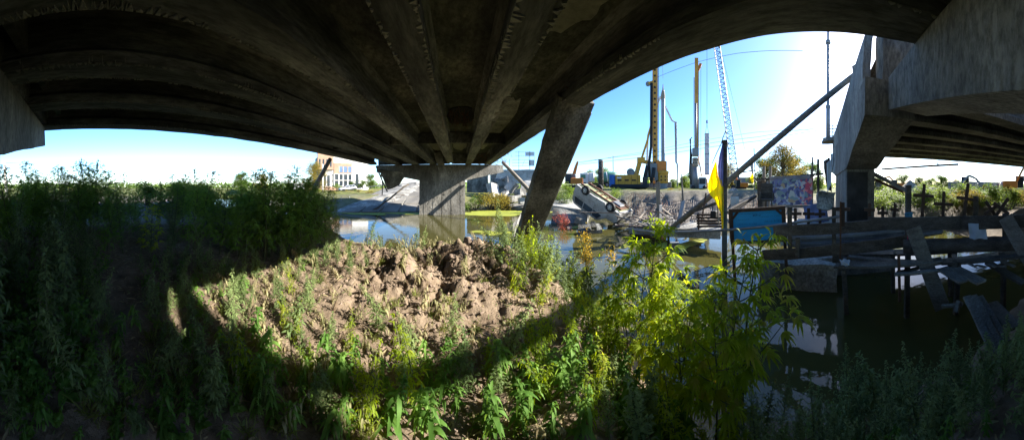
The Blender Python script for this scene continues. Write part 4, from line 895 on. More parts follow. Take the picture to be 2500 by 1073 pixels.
MB().box((.2,0,2.2), (4.4,3.0,1.6)).build('cab_house', M['grey'], t, bevel=.1); MB().box((-1.3,-.6,2.6), (1.3,1.4,1.7)).build('cab', M['glass'], t, bevel=.08); MB().box((2.2,0,2.4), (1.2,3.2,1.4)).build('counterweight', M['yellow'], t, bevel=.05)
for y in (-1.6,1.6): MB().box((0,y,.6), (5.5,.8,1.1)).build('crawler_track', M['dark'], t, bevel=.3)
mb = MB(); mb.tube([(2.3,0,3.2), ((1748-1812)*s+1, 0, (462-110)*s)], .03, 4); mb.build('pendant_line', M['dark'], t)
mb = MB(); mb.tube([(-2.2,0,4.0), (3,0,4.8), (3.4,0,4.6)], .18, 6); mb.build('gantry', M['grey'], t)
t = facing('hanging_casing', 'long pale tube hanging upright from a crane hook beside the second rig', 'pipe', 1726, 455, 52); s = 52/F
for k in range(4): z0 = (455-425+k*24.5)*s; MB().lathe([(.55,0), (.55,24*s), (.5,24.3*s)], (0,0,z0), 16).build('tube_section', M['cloth'], t)
for k in range(5): MB().lathe([(.58,0), (.58,.16), (.52,.2)], (0,0,(455-425+k*24.5)*s-.12), 16).build('band', M['grey'], t)
for sx in (-.4,.4): MB().tube([(sx,0,(455-327)*s), (0,0,(455-302)*s)], .04, 4).build('sling', M['dark'], t)
MB().lathe([(.05,0), (.18,.2), (.18,.7), (.05,.9)], (0,0,(455-302)*s), 8).build('hook_block', M['dark'], t); MB().tube([(0,0,(455-300)*s), (0,0,(455-60)*s)], .035, 4).build('hoist_line', M['dark'], t)
# ---- drilling rigs
def person(t_label, px, py, D, vest, face=0):
    t = facing('person', t_label, 'person', px, py, D, face); bm_v = [(0,0,.95), (0,0,1.2), (0,0,1.42), (0,0,1.5), (-.1,0,.92), (-.11,.02,.5), (-.11,0,.06), (-.11,-.14,.04), (.1,0,.92), (.12,-.02,.5), (.12,0,.06), (.12,-.14,.04), (-.2,0,1.4), (-.27,.02,1.12), (-.24,-.12,.9), (.2,0,1.4), (.28,.02,1.12), (.24,-.14,.92), (0,-.01,1.62), (0,-.01,1.76)]
    ed = [(0,1),(1,2),(2,3),(0,4),(4,5),(5,6),(6,7),(0,8),(8,9),(9,10),(10,11),(2,12),(12,13),(13,14),(2,15),(15,16),(16,17),(3,18),(18,19)]
    rad = [.15,.14,.15,.06,.1,.075,.05,.045,.1,.075,.05,.045,.07,.05,.04,.07,.05,.04,.1,.085]
    me = bpy.data.meshes.new('body'); me.from_pydata(bm_v, ed, []); o = bpy.data.objects.new('body', me); COL.objects.link(o); o.parent = t; me.materials.append(plain('work_clothes', (.05,.055,.07), .9))
    sk_ = o.modifiers.new('skin', 'SKIN'); 
    for i, r_ in enumerate(rad): me.skin_vertices[0].data[i].radius = (r_, r_*.85)
    me.skin_vertices[0].data[0].use_root = True
    ss = o.modifiers.new('sub', 'SUBSURF'); ss.levels = 1; ss.render_levels = 1
    MB().lathe([(.19,.95), (.205,1.1), (.21,1.3), (.19,1.43), (.1,1.47)], (0,0,0), 12).build('vest', vest, t, smooth=True); MB().lathe([(.125,0), (.12,.06), (.08,.12), (.02,.14)], (0,-.01,1.72), 12).build('helmet', vest, t, smooth=True); MB().lathe([(.02,-.13), (.075,-.09), (.09,0), (.08,.05)], (0,-.03,1.66), 10).build('face', plain('skin', (.45,.28,.2), .6), t, smooth=True)
    return t
RG = facing('drilling_rig', 'large yellow rotary drilling rig with a tall perforated mast', 'drilling rig', 1560, 462, 40); s = 40/F
def rg(name, mb, m, **k): return mb.build(name, m, RG, **k)
X = lambda x: (x-1560)*s
Z = lambda y: (462-y)*s
rg('engine_house', MB().box(((X(1504)+X(1564))/2,0,(Z(455)+Z(427))/2), (X(1564)-X(1504), 2.6, Z(427)-Z(455))), M['yellow'], bevel=.08)
for k in range(4): rg('panel_seam', MB().box((X(1504+k*15+8),-1.31,(Z(455)+Z(427))/2), (.04,.03,Z(427)-Z(455)-.2)), M['dark'])
for k in range(3): rg('vent', MB().box((X(1514+k*17),-1.315,Z(440)), (.7,.03,.25)), M['dark'])
rg('lettering_plate', MB().box((X(1513),-1.325,Z(434)), (.75,.03,.25)), M['white'])
rg('radiator', MB().box((X(1496),0,Z(442)), (X(1503)-X(1489)-.05,2.5,Z(427)-Z(457))), M['blue'], bevel=.05)
for y in (-1.5,1.5): rg('crawler_track', MB().box((X(1536),y,.45), (X(1580)-X(1492),.8,.85)), M['dark'], bevel=.3)
for k in range(6): rg('guard_rail', MB().bar((X(1508+k*9),-1.1,Z(427)), (X(1508+k*9),-1.1,Z(414)), .05, .05), M['steel'])
rg('guard_rail', MB().bar((X(1506),-1.1,Z(414)), (X(1556),-1.1,Z(414)), .05, .05), M['steel'])
rg('winch', MB().lathe([(.5,-.9), (.7,-.85), (.7,-.75), (.45,-.7), (.45,.7), (.7,.75), (.7,.85), (.5,.9)], (X(1540),0,Z(421)), 14, axis=(0,1,0)), M['grey'])
rg('boom', MB().bar((X(1553),0,Z(428)), (X(1562),0,Z(395)), 1.2, .8), M['yellow'], bevel=.06); rg('boom_head', MB().box((X(1565),0,Z(391)), (1.4,1.5,.9)), M['yellow'], bevel=.08)
rg('parallel_arm', MB().bar((X(1562),0,Z(392)), (X(1592),0,Z(399)), .9, .6), M['yellow'], bevel=.05)
for q in (-.5,.5): rg('back_stay_cylinder', MB().tube([(X(1566),q,Z(388)), (X(1580),q,Z(345)), (X(1590),q,Z(300))], [.2,.2,.12], 10), M['yellow'])
rg('mast', MB().box((X(1599),0,(Z(440)+Z(150))/2), (.85,.95,Z(150)-Z(440))), M['mast'], bevel=.06)
for k in range(19): rg('mast_hole', MB().lathe([(.02,0), (.2,0), (.2,.03), (.02,.04)], (X(1599)-.05,-.46,Z(425-k*14)), 12, axis=(0,-1,0)), M['dark'])
rg('mast_rail', MB().box((X(1607),0,(Z(440)+Z(150))/2), (.12,.7,Z(150)-Z(440))), M['steel'])
rg('pulley_arm', MB().bar((X(1583),-.1,Z(205)), (X(1600),-.1,Z(198)), .3, .5), M['yellow']); rg('pulley', MB().lathe([(.1,-.1), (.42,-.1), (.42,.1), (.1,.1)], (X(1582),-.1,Z(205)), 14, axis=(0,1,0)), M['grey'])
for q, x in enumerate((1589,1591)): rg('hydraulic_hose', MB().tube([(X(x),-.5,Z(205)), (X(x-.5),-.6,Z(300)), (X(x-1),-.6,Z(360)), (X(x-6),-.7,Z(400)), (X(x-4),-.7,Z(440)), (X(x+10),-.6,Z(447)), (X(x+14),-.5,Z(420))], .16, 8), M['dark'], smooth=True)
rg('hose_bundle', MB().tube([(X(1580),-.9,Z(405)), (X(1574),-1,Z(430)), (X(1582),-1,Z(455)), (X(1592),-1,Z(440)), (X(1596),-.9,Z(410))], .3, 8), M['dark'], smooth=True)
rg('mast_foot', MB().box((X(1592),0,Z(420)), (2.0,1.6,3.0)), M['grey'], bevel=.1)
rg('kelly_bar', MB().lathe([(.34,0), (.34,Z(240)-Z(400)), (.26,Z(240)-Z(400)+.1), (.26,Z(220)-Z(400))], (X(1619),0,Z(400)), 14), M['steel']); rg('rope_swivel', MB().lathe([(.38,0), (.40,.6), (.30,1.2), (.14,1.6), (.05,2.6)], (X(1619),0,Z(240)), 12), M['palewood'])
rg('rotary_drive', MB().box((X(1614),0,Z(407)), (1.9,1.6,2.0)), M['orange'], bevel=.15); rg('drive_yoke', MB().bar((X(1604),0,Z(392)), (X(1617),0,Z(412)), 1.2, .6), M['yellow'], bevel=.08)
rg('casing_drive', MB().lathe([(.9,0), (1.0,.2), (1.0,1.6), (1.1,1.7), (1.1,2.1), (.8,2.2)], (X(1618),0,Z(447)), 20), M['yellow'])
for k in range(4):
    for zz in (.55,1.15): a_ = -2.6+k*.7; rg('casing_hole', MB().lathe([(.02,0), (.15,0), (.15,.03), (.02,.04)], (X(1618)+1.0*math.cos(a_), math.sin(a_), Z(447)+zz), 10, axis=(math.cos(a_), math.sin(a_), 0)), M['dark'])
rg('casing_tube', MB().lathe([(.85,0), (.85,2.0)], (X(1618),0,Z(470)), 18), M['grey']); rg('kelly_rope', MB().tube([(X(1619),0,Z(190)), (X(1616),0,Z(100))], .03, 4), M['dark'])
rg('operator_cab', MB().box((X(1577),-.9,Z(444)), (1.3,1.4,1.7)), M['glass'], bevel=.1)
t = facing('drilling_rig', 'second drilling rig seen end-on with a slim yellow mast', 'drilling rig', 1697, 462, 44); s = 44/F
X = lambda x: (x-1697)*s
def r2(name, mb, m, **k): return mb.build(name, m, t, **k)
r2('mast', MB().box((X(1700.5),0,(Z(380)*44/40+Z(172)*44/40)/2), (.72,.8,(Z(172)-Z(380))*44/40)), M['mast'], bevel=.05)
Z = lambda y: (462-y)*s
r2('mast_head', MB().bar((X(1699),0,Z(174)), (X(1701),0,Z(142)), .4, .4), M['orange']); r2('head_pulley', MB().bar((X(1704),0,Z(172)), (X(1711),0,Z(155)), .3, .5), M['orange']); r2('mast_rail', MB().box((X(1694.5),0,(Z(380)+Z(190))/2), (.14,.5,Z(190)-Z(380))), M['steel']); r2('mast_edge', MB().box((X(1705.5),0,(Z(380)+Z(172))/2), (.12,.5,Z(172)-Z(380))), M['grey'])
r2('kelly_bar', MB().lathe([(.2,0), (.2,Z(255)-Z(370))], (X(1699),-.6,Z(370)), 10), M['steel'], smooth=True); r2('rotary_drive', MB().box((X(1698),-.3,Z(372)), (1.3,1.4,1.5)), M['grey'], bevel=.12); r2('drive_collar', MB().lathe([(.45,0), (.62,.2), (.62,1.6), (.5,1.8)], (X(1698),-.3,Z(408)), 14), M['palewood'])
for k in range(4): r2('collar_hole', MB().lathe([(.02,0), (.12,0), (.12,.03), (.02,.04)], (X(1693+k*3.4), -.3-.61, Z(398-(k % 2)*7)), 10, axis=(0,-1,0)), M['dark'])
r2('casing_tube', MB().lathe([(.5,0), (.5,Z(405)-Z(464))], (X(1698),-.3,Z(464)), 16), M['steel'], smooth=True)
for k in range(4): r2('hydraulic_hose', MB().tube([(X(1690),-.2,Z(335)), (X(1686-k*.6),-.2,Z(340)), (X(1685+k*1.2),-.2,Z(380)), (X(1683+k*1.6),-.2,Z(415)), (X(1686+k),-.2,Z(450))], .12, 6), M['dark'])
r2('mast_foot', MB().box((X(1690),.3,Z(430)), (.9,1.2,5.0)), M['grey'], bevel=.1); r2('stay_cylinder', MB().tube([(X(1704),0,Z(378)), (X(1713),.3,Z(430))], .13, 8), M['orange']); r2('operator_cab', MB().box((X(1715),.6,Z(446)), (1.5,1.5,2.2)), M['white'], bevel=.1); r2('cab_window', MB().box((X(1715),-.16,Z(442)), (1.2,.06,1.1)), M['glass']); r2('engine_house', MB().box((X(1712),2.2,Z(448)), (2.6,2.4,2.0)), M['orange'], bevel=.1)
for y in (-1.0,1.2): r2('crawler_track', MB().box((X(1705)+y,1,.4), (.7,5,.8)), M['dark'], bevel=.25)
r2('service_rope', MB().tube([(X(1711),0,Z(158)), (X(1711),0,Z(420))], .03, 4), M['dark'])
# concrete pump boom reaching over the rigs
t = facing('concrete_pump_boom', 'white folding concrete pump boom arched behind the first rig', 'pump boom', 1578, 462, 46); s = 46/F; X = lambda x: (x-1578)*s
Z = lambda y: (462-y)*s
pp = [(1578,440), (1582,330), (1612,235), (1641,293), (1649,297)]
for k in range(4): mb = MB(); mb.bar((X(pp[k][0]),.0,Z(pp[k][1])), (X(pp[k+1][0]),0,Z(pp[k+1][1])), .42-.05*k, .5-.08*k, up=(0,1,0)); mb.build('boom_section', M['white'], t, bevel=.04)
MB().tube([(X(1650),0,Z(296)), (X(1651),0,Z(395)), (X(1654),0,Z(400)), (X(1654),0,Z(455))], [.26,.2,.16,.12], 8).build('delivery_hose', M['steel'], t)
MB().box((X(1600),1,.9), (6.5,2.2,1.2)).build('truck_bed', M['grey'], t, bevel=.1)
# pile casing tube standing on the bank
t = facing('steel_casing', 'tall dark rusty casing tube standing upright left of the yellow rig', 'casing', 1467, 460, 33); s = 33/F
MB().lathe([(.38,0), (.38,70*s), (.36,70.3*s), (.33,70*s), (.33,60*s)], (0,0,0), 20).build('tube', mat('flaking_black_steel', [(.03,.028,.028), (.06,.05,.048), (.25,.23,.2)], 4, .8, .4, 30), t, smooth=True)
for k in range(5): a_ = -2.7+k*.55; MB().lathe([(.02,0), (.05,0), (.05,.02), (.02,.03)], (.38*math.cos(a_), .38*math.sin(a_), 67*s), 8, axis=(math.cos(a_), math.sin(a_), 0)).build('rim_hole', M['white'], t)
# mixer truck
t = facing('mixer_truck', 'green and white concrete mixer truck behind the overturned van', 'truck', 1455, 457, 46); s = 46/F
MB().box((-2.3,0,1.75), (1.7,2.3,2.2)).build('cab', M['white'], t, bevel=.12); MB().box((-2.5,-1.17,2.1), (.9,.05,.8)).build('cab_window', plain('green_tinted_glass', (.06,.22,.14), .2), t); MB().box((-.9,0,2.0), (1.2,2.0,1.9)).build('water_tank', M['white'], t, bevel=.2)
MB().lathe([(.5,-2.0), (1.0,-1.2), (1.15,0), (.95,1.4), (.5,2.3)], (2.2,0,2.0), 18, axis=(1,0,.18)).build('drum', plain('green_drum', (.10,.26,.2), .5), t, smooth=True); MB().lathe([(1.13,-.12), (1.17,0), (1.13,.12)], (2.2,0,2.0), 18, axis=(1,0,.18)).build('drum_band', M['white'], t); MB().box((1,0,.7), (8,1.0,.35)).build('chassis', M['dark'], t)
for x in (-2.2, 2.2, 3.5):
    wv = MB().lathe([(.25,-.15), (.5,-.15), (.5,.15), (.25,.15)], (x,-1.0,.5), 16, axis=(0,1,0)).build('wheel', M['dark'], t); MB().lathe([(.02,0), (.26,0), (.26,.04), (.02,.05)], (x,-1.15,.5), 12, axis=(0,-1,0)).build('rim', M['grey'], wv)
def excavator(label, px, py, D, col, turn, pts, bucket=True, sc=1.0):
    t = facing('excavator', label, 'excavator', px, py, D, turn); t.scale = (sc,)*3
    for y in (-.9,.9): MB().box((0,y,.42), (3.2,.55,.8)).build('crawler_track', M['dark'], t, bevel=.3)
    MB().box((.7,0,1.45), (2.2,2.2,1.1)).build('engine_house', col, t, bevel=.12); MB().box((-.7,-.55,1.8), (1.2,1.0,1.7)).build('cab', M['glass'], t, bevel=.1); MB().box((-.7,-.55,2.68), (1.25,1.05,.08)).build('cab_roof', col, t, bevel=.03)
    for k in range(len(pts)-1): MB().bar((pts[k][0],.3,pts[k][1]), (pts[k+1][0],.3,pts[k+1][1]), .32, .42-.06*k, up=(0,1,0)).build(['boom','boom','stick','stick'][k], col, t, bevel=.04)
    e = pts[-1]
    if bucket: MB().prism([(e[0]-.1,-.2,e[1]+.15), (e[0]-.55,-.2,e[1]-.2), (e[0]-.45,-.2,e[1]-.75), (e[0]+.1,-.2,e[1]-.9), (e[0]+.2,-.2,e[1]-.2)], (0,.95,0)).build('bucket', M['grey'], t, bevel=.03)
    return t
excavator('orange excavator half hidden by the leaning slab', 1398, 462, 40, M['orange'], 0, [(-.2,1.8), (.5,4.0), (.9,4.9), (.4,2.6)])
excavator('orange excavator working behind the sand heap, right of the pier', 2190, 470, 48, M['orange'], .2, [(-.2,1.8), (-1.6,3.4), (-3.0,3.0), (-3.2,1.4)])
excavator('grey excavator with a raised bucket behind the dump truck', 2345, 476, 34, M['grey'], math.pi, [(-.2,1.8), (-1.2,2.9), (-2.2,2.5), (-2.7,1.9)])
excavator('orange excavator at the far right picture edge with a high boom', 2478, 474, 34, M['orange'], math.pi, [(-.2,1.8), (-.8,3.0), (-1.6,4.6), (-1.4,2.8)])
excavator('small orange excavator on the bank below the lattice crane', 1806, 466, 44, M['orange'], .4, [(-.2,1.8), (-1.0,3.6), (-.6,3.0)], False, .8)
t = facing('dump_truck', 'pale dump truck with a red mark on its skip behind the leaning cross', 'truck', 2400, 481, 36); s = 36/F
MB().prism([(-2.6,-1.1,1.0), (2.3,-1.1,1.0), (2.6,-1.1,2.3), (-3.0,-1.1,2.5)], (0,2.2,0)).build('skip', plain('pale_skip', (.52,.52,.52), .6), t, bevel=.05); MB().box((-.1,-1.12,1.65), (1.3,.04,.45)).build('red_mark', plain('red_mark', (.5,.05,.04), .6), t); MB().box((3.4,0,1.5), (1.4,2.2,2.0)).build('cab', M['white'], t, bevel=.12); MB().box((3.5,-1.12,1.9), (.8,.05,.7)).build('cab_window', M['glass'], t)
for k in range(5): MB().box((-2.4+k*1.15,-1.15,1.65), (.08,.08,1.2)).build('skip_rib', M['grey'], t)
for x in (-2.0,-.8,3.2): MB().lathe([(.25,-.15), (.5,-.15), (.5,.15), (.25,.15)], (x,-1.0,.5), 16, axis=(0,1,0)).build('wheel', M['dark'], t)
hv = plain('hi_vis_yellow', (.62,.72,.05), .7); person('person in a yellow hi-vis vest and helmet beside the rig', 1583, 462, 36, hv, .4); person('person in an orange hi-vis vest next to the casing tube', 1597, 462, 37, plain('hi_vis_orange', (.8,.25,.05), .7), -.5)
# sand heaps
def heap(label, px, py, D, rx, hh, m, sd):
    n, k_ = 28, 10; vs = [(0,0,hh)]; 
    for i in range(1, k_+1):
        for j in range(n):
            a_ = 2*math.pi*j/n; u = i/k_; q = 1+.2*mnoise.noise(Vector((math.cos(a_)*2, math.sin(a_)*2, sd))); vs.append((rx*u*q*math.cos(a_), rx*u*q*math.sin(a_), hh*(1-u)**1.15+.12*mnoise.noise(Vector((u*6+sd, a_*3, sd)))-.25*u))
    fs = [(0, 1+j, 1+(j+1) % n) for j in range(n)]+[(1+(i-1)*n+j, 1+i*n+j, 1+i*n+(j+1) % n, 1+(i-1)*n+(j+1) % n) for i in range(1, k_) for j in range(n)]
    mb = MB(); mb.add(vs, fs); o = mb.build('sand_heap', m, None, smooth=True); o.location = P(px, py, D); return tag(o, label, 'sand heap')
heap('tall pointed sand heap right of the pier behind the slanting pipes', 2222, 490, 30, 3.6, 2.8, M['sandstone'], 1); heap('low grey soil heap between the pier and the pointed sand heap', 2150, 492, 28, 2.9, 1.0, M['sandstone'], 2); heap('long low sand heap left of the dump truck', 2275, 478, 36, 4.2, 1.5, M['sandstone'], 3); heap('muddy soil heap behind the flag post on the pit edge', 1790, 484, 26, 3.5, 1.2, M['rubble'], 4)
lone('rusty_pile', P(2153,494,27), P(2153,468,27), .28, .28, M['rust'], 'short rusty steel pile standing in the soil right of the pier', 'pile')
# poles and wires
def upole(label, px, y0, y1, D, r_, m, arm=True, lean=0):
    t = facing('utility_pole', label, 'utility pole', px, y1, D); t.rotation_euler[1] = lean; s = D/F; h_ = (y1-y0)*s
    MB().tube([(0,0,-1), (0,0,h_*.6), (0,0,h_)], [r_*1.2, r_, r_*.75], 10).build('pole', m, t, smooth=True)
    if arm:
        MB().bar((-.6,0,h_*.88), (.6,0,h_*.88), .08, .08).build('crossarm', M['grey'], t)
        for x in (-.5,.5): MB().lathe([(.05,0), (.07,.1), (.04,.2)], (x,0,h_*.88+.05), 8).build('insulator', M['white'], t)
    return t
upole('pale utility pole at the left picture edge above the thicket', 18, 398, 500, 26, .17, M['pale'], True, -.07); upole('pale concrete pole in front of the brick building', 788, 400, 478, 44, .17, M['pale'], False); upole('thin dark pole left of the drilling rig', 1497, 380, 458, 52, .12, M['greywood'], False); upole('thin distant pole left of the brick building', 704, 420, 455, 90, .14, M['greywood'])
def wire(label, pts, r_=.02):
    pts = [P(*p) for p in pts]; o = MB().tube([p-pts[0] for p in pts], r_, 4).build('power_line', M['grey']); o.location = pts[0]; return tag(o, label, 'cable')
wire('uppermost overhead wire above the left thicket', [(14,397,27), (120,402,32), (240,405,38), (330,406,44)], .022)
wire('middle overhead wire above the left thicket', [(14,413,27), (120,416,32), (240,418,38), (330,419,44)], .022)
wire('long low wire crossing behind the thicket tops', [(14,444,27), (200,449,34), (400,446,44), (560,441,56), (760,425,80)], .03)
wire('lower wire of the sloping set behind the rigs', [(1410,402,80), (1600,381,70), (1850,344,60), (1998,318,55)], .06)
wire('middle wire of the sloping set behind the rigs', [(1410,396,82), (1600,372,72), (1850,334,62), (1998,312,57)], .06)
wire('upper wire of the sloping set behind the rigs', [(1410,399,86), (1600,366,76), (1850,322,66), (1995,316,60)], .05)
wire('high sagging wire just below the deck edge', [(1600,190,50), (1700,152,46), (1800,130,42), (1960,124,40)], .045)
# ------------------------------------------------------------------ vegetation
def nrm(a): return a/np.maximum(np.linalg.norm(a, axis=-1, keepdims=True), 1e-9)
def leafstrips(base, d, L, W, droop, nseg=3, fold=.25, up=None):
    """vectorised leaves: strips three vertices wide, folded on the midrib and arching down"""
    n = len(base); base = np.asarray(base, float); d = nrm(np.asarray(d, float))
    upv = np.tile([0,0,1.0], (n,1)) if up is None else up
    side = np.cross(d, upv+RNG.normal(0, .25, (n,3))); side = nrm(side); nor = nrm(np.cross(side, d))
    ts = np.linspace(0, 1, nseg+1); prof = np.sin(np.pi*np.clip(ts*.92+.08, 0, 1)**.8); prof[-1] = .04
    V = np.zeros((n, nseg+1, 3, 3))
    for k, t in enumerate(ts):
        c = base+d*(L*t)[:, None]; c = c+np.stack([np.zeros(n), np.zeros(n), -(droop*L*t*t)], 1)-d*(droop*L*t*t*.35)[:, None]
        w = (W*prof[k]/2)[:, None]
        V[:, k, 0] = c-side*w+nor*w*fold; V[:, k, 1] = c; V[:, k, 2] = c+side*w+nor*w*fold
    idx = np.arange(n)[:, None, None]*((nseg+1)*3); kk = np.arange(nseg)[None, :, None]*3; cc = np.arange(2)[None, None, :]
    a = idx+kk+cc; Fq = np.stack([a, a+1, a+4, a+3], -1).reshape(-1, 4)
    return V.reshape(-1, 3), Fq
class LB:
    def __init__(s): s.V = []; s.F = []; s.n = 0
    def add(s, V, Fq): s.V.append(V); s.F.append(Fq+s.n); s.n += len(V)
    def mesh(s, name, m): return npmesh(name, np.concatenate(s.V), np.concatenate(s.F), m)
def hemp_leaves(lb, base, d, size, nl=7):
    """palmate leaves of narrow fingers"""
    n = len(base); d = nrm(d); side = nrm(np.cross(d, np.tile([0,0,1.0], (n,1))+1e-3)); tip = base+d*(size*.45)[:, None]
    angs = {7: (-1.5,-.95,-.45,0,.45,.95,1.5), 5: (-1.1,-.5,0,.5,1.1), 3: (-.6,0,.6)}[nl]
    for a in angs:
        q = d*math.cos(a)+side*math.sin(a)+np.array([0,0,-.15]); l = size*(1-.28*abs(a)**1.3)
        lb.add(*leafstrips(tip, q+RNG.normal(0,.06,(n,3)), l, size*.16, np.full(n,.35)+RNG.uniform(0,.25,n), 3))
PROTO = {}
def reg(key, name, stem, lb, m, ms):
    so = stem.build('stem', ms); lo = lb.mesh('leaves', m); PROTO[key] = (name, so, lo, [])
    for o in (so, lo): COL.objects.unlink(o)
def extra(key, lb, pname, m):
    o = lb.mesh(pname, m); COL.objects.unlink(o); PROTO[key][3].append(o)
def unit_dirs(n, el0, el1):
    a = RNG.uniform(0, 2*np.pi, n); e = RNG.uniform(el0, el1, n); return np.stack([np.cos(a)*np.cos(e), np.sin(a)*np.cos(e), np.sin(e)], 1)
def make_hemp(key, H, m, spread=.34, nl=7, nodes=16, leafsize=.11, bare=.12, bud=True, gap=.085):
    st = MB(); lb = LB(); ph = R(0, 6); bend = Vector((R(-.06,.06), R(-.06,.06), 0))
    cen = lambda t: Vector((0,0,H*t))+bend*(t*t*H*2)
    st.tube([cen(k/8) for k in range(9)], [.013*(1-.75*k/8)*H/1.4 for k in range(9)], 6)
    B, D_, S = [], [], []; B2, D2, S2 = [], [], []
    for i in range(nodes):
        t = bare+(1-bare)*(i+.5)/nodes
        for sd in (0, math.pi):
            a = ph+i*1.57+sd+R(-.3,.3); ln = spread*H*(1-t)**.6*(.5+.5*min(1, t*3))*R(.75,1.15)+.05
            dirv = Vector((math.cos(a), math.sin(a), R(.5,.9))).normalized(); p0 = cen(t); p1 = p0+dirv*ln+Vector((0,0,.12*ln))
            st.tube([p0, p0.lerp(p1,.5)+Vector((0,0,-.03*ln)), p1], [.005,.004,.002], 4)
            k = max(2, int(ln/gap))
            for j in range(k):
                u = (j+1)/k; q = p0.lerp(p1, u)
                for s_ in (-1, 1):
                    B.append(q); v = Vector((math.cos(a+s_*R(.5,1.3)), math.sin(a+s_*R(.5,1.3)), R(-.25,.5))); D_.append(v); S.append(leafsize*R(.65,1.15)*(1.1-.5*t))
            for j in range(7 if bud else 3):
                B2.append(p1+Vector((R(-.015,.015), R(-.015,.015), R(-.06,.05)))); D2.append(Vector((R(-1,1), R(-1,1), R(.2,1.6)))); S2.append(leafsize*R(.3,.6))
    for j in range(40 if bud else 14):
        B2.append(cen(1)+Vector((R(-.02,.02), R(-.02,.02), R(-.28*H*.6,.03)))); D2.append(Vector((R(-1,1), R(-1,1), R(.3,1.5)))); S2.append(leafsize*R(.35,.7))
    hemp_leaves(lb, np.array(B), np.array(D_), np.array(S), nl)
    n = len(B2); lb.add(*leafstrips(np.array(B2), np.array(D2), np.array(S2), np.array(S2)*.25, RNG.uniform(.1,.5,n), 2))
    reg(key, 'hemp_plant', st, lb, m, M['stemg'])
def make_weed(key, name, H, m, n=90, leaf=(.05,.11), ratio=.3, droop=(.4,1.0), nst=1, spread=.12, el=(-.1,.7), ms='stemg', t0=.1, side=0, top=.5):
    st = MB(); lb = LB(); B, D_, L_ = [], [], []
    for q in range(nst):
        a = R(0, 6.28); lean = R(0, spread) if nst == 1 else R(.3,1)*spread; h = H*R(.75,1); off = Vector((R(-.04,.04), R(-.04,.04), 0))*(nst > 1)
        cen = lambda t: off+Vector((math.cos(a)*lean*t*t*h*2, math.sin(a)*lean*t*t*h*2, h*t-(lean*t*t*h*.5)))
        st.tube([cen(k/7)+Vector((R(-.006,.006), R(-.006,.006), 0)) for k in range(8)], [.006*(1-.7*k/7)*(H/.6)**.5 for k in range(8)], 5)
        k = n//nst
        for i in range(k):
            t = t0+(1-t0)*(i/k); p = cen(t); b_ = i*2.4+R(-.5,.5); e = R(*el)
            ll = R(*leaf)*(1-top*t)
            if side and t < .8:                       # short side shoots carry more leaves
                v = Vector((math.cos(b_), math.sin(b_), .8))*side*(1-t)*R(.4,1)
                if v.length > .03: st.tube([p, p+v*.6, p+v], .002, 4, cap=False)
                for u in (.35,.6,.8,1): B.append(p+v*u); c_ = b_+R(-1.4,1.4); D_.append(Vector((math.cos(c_), math.sin(c_), math.tan(e)))); L_.append(ll*.75*R(.7,1.1))
            B.append(p); D_.append(Vector((math.cos(b_), math.sin(b_), math.tan(e)))); L_.append(ll)
        for i in range(8): B.append(cen(1)); D_.append(Vector((R(-1,1), R(-1,1), R(.5,1.5)))); L_.append(R(*leaf)*.5)
    L_ = np.array(L_); lb.add(*leafstrips(np.array(B), np.array(D_), L_, L_*ratio*RNG.uniform(.7,1.2,len(L_)), RNG.uniform(*droop, len(L_)), 4))
    reg(key, name, st, lb, m, M[ms])
def make_grass(key, H, m, n=40):
    st = MB(); st.tube([(0,0,0), (0,0,.03)], .01, 5); lb = LB(); d = unit_dirs(n, .7, 1.45); L_ = RNG.uniform(.5,1,n)*H
    lb.add(*leafstrips(RNG.normal(0,.025,(n,3))*[1,1,0], d, L_, np.full(n,.009), RNG.uniform(.2,.9,n), 5)); reg(key, 'grass_tuft', st, lb, m, M['stemg'])
def make_bush(key, name, rx, rz, m, n=900, leaf=.12, ms='bark', clumps=14):
    st = MB(); lb = LB(); B = []; 
    for c in range(clumps):
        a, e = R(0,6.28), R(.05,1.3); q = Vector((math.cos(a)*math.cos(e)*rx*R(.3,.85), math.sin(a)*math.cos(e)*rx*R(.3,.85), rz*(.15+.75*math.sin(e)*R(.5,1))))
        st.tube([(0,0,0), q*.5+Vector((0,0,.05)), q], [.02*rz,.012*rz,.004*rz], 5)
        k = n//clumps; r_ = rx*R(.22,.42); v = RNG.normal(0,1,(k,3)); v = nrm(v)*(RNG.uniform(0,1,(k,1))**.4)*r_*np.array([1,1,.8])
        B.append(np.array(q)+v)
    B = np.concatenate(B); B[:,2] = np.maximum(B[:,2], .03); k = len(B); L_ = RNG.uniform(.6,1.2,k)*leaf
    lb.add(*leafstrips(B, unit_dirs(k,-.5,.9), L_, L_*.5, RNG.uniform(0,.6,k), 2)); reg(key, name, st, lb, m, M[ms])
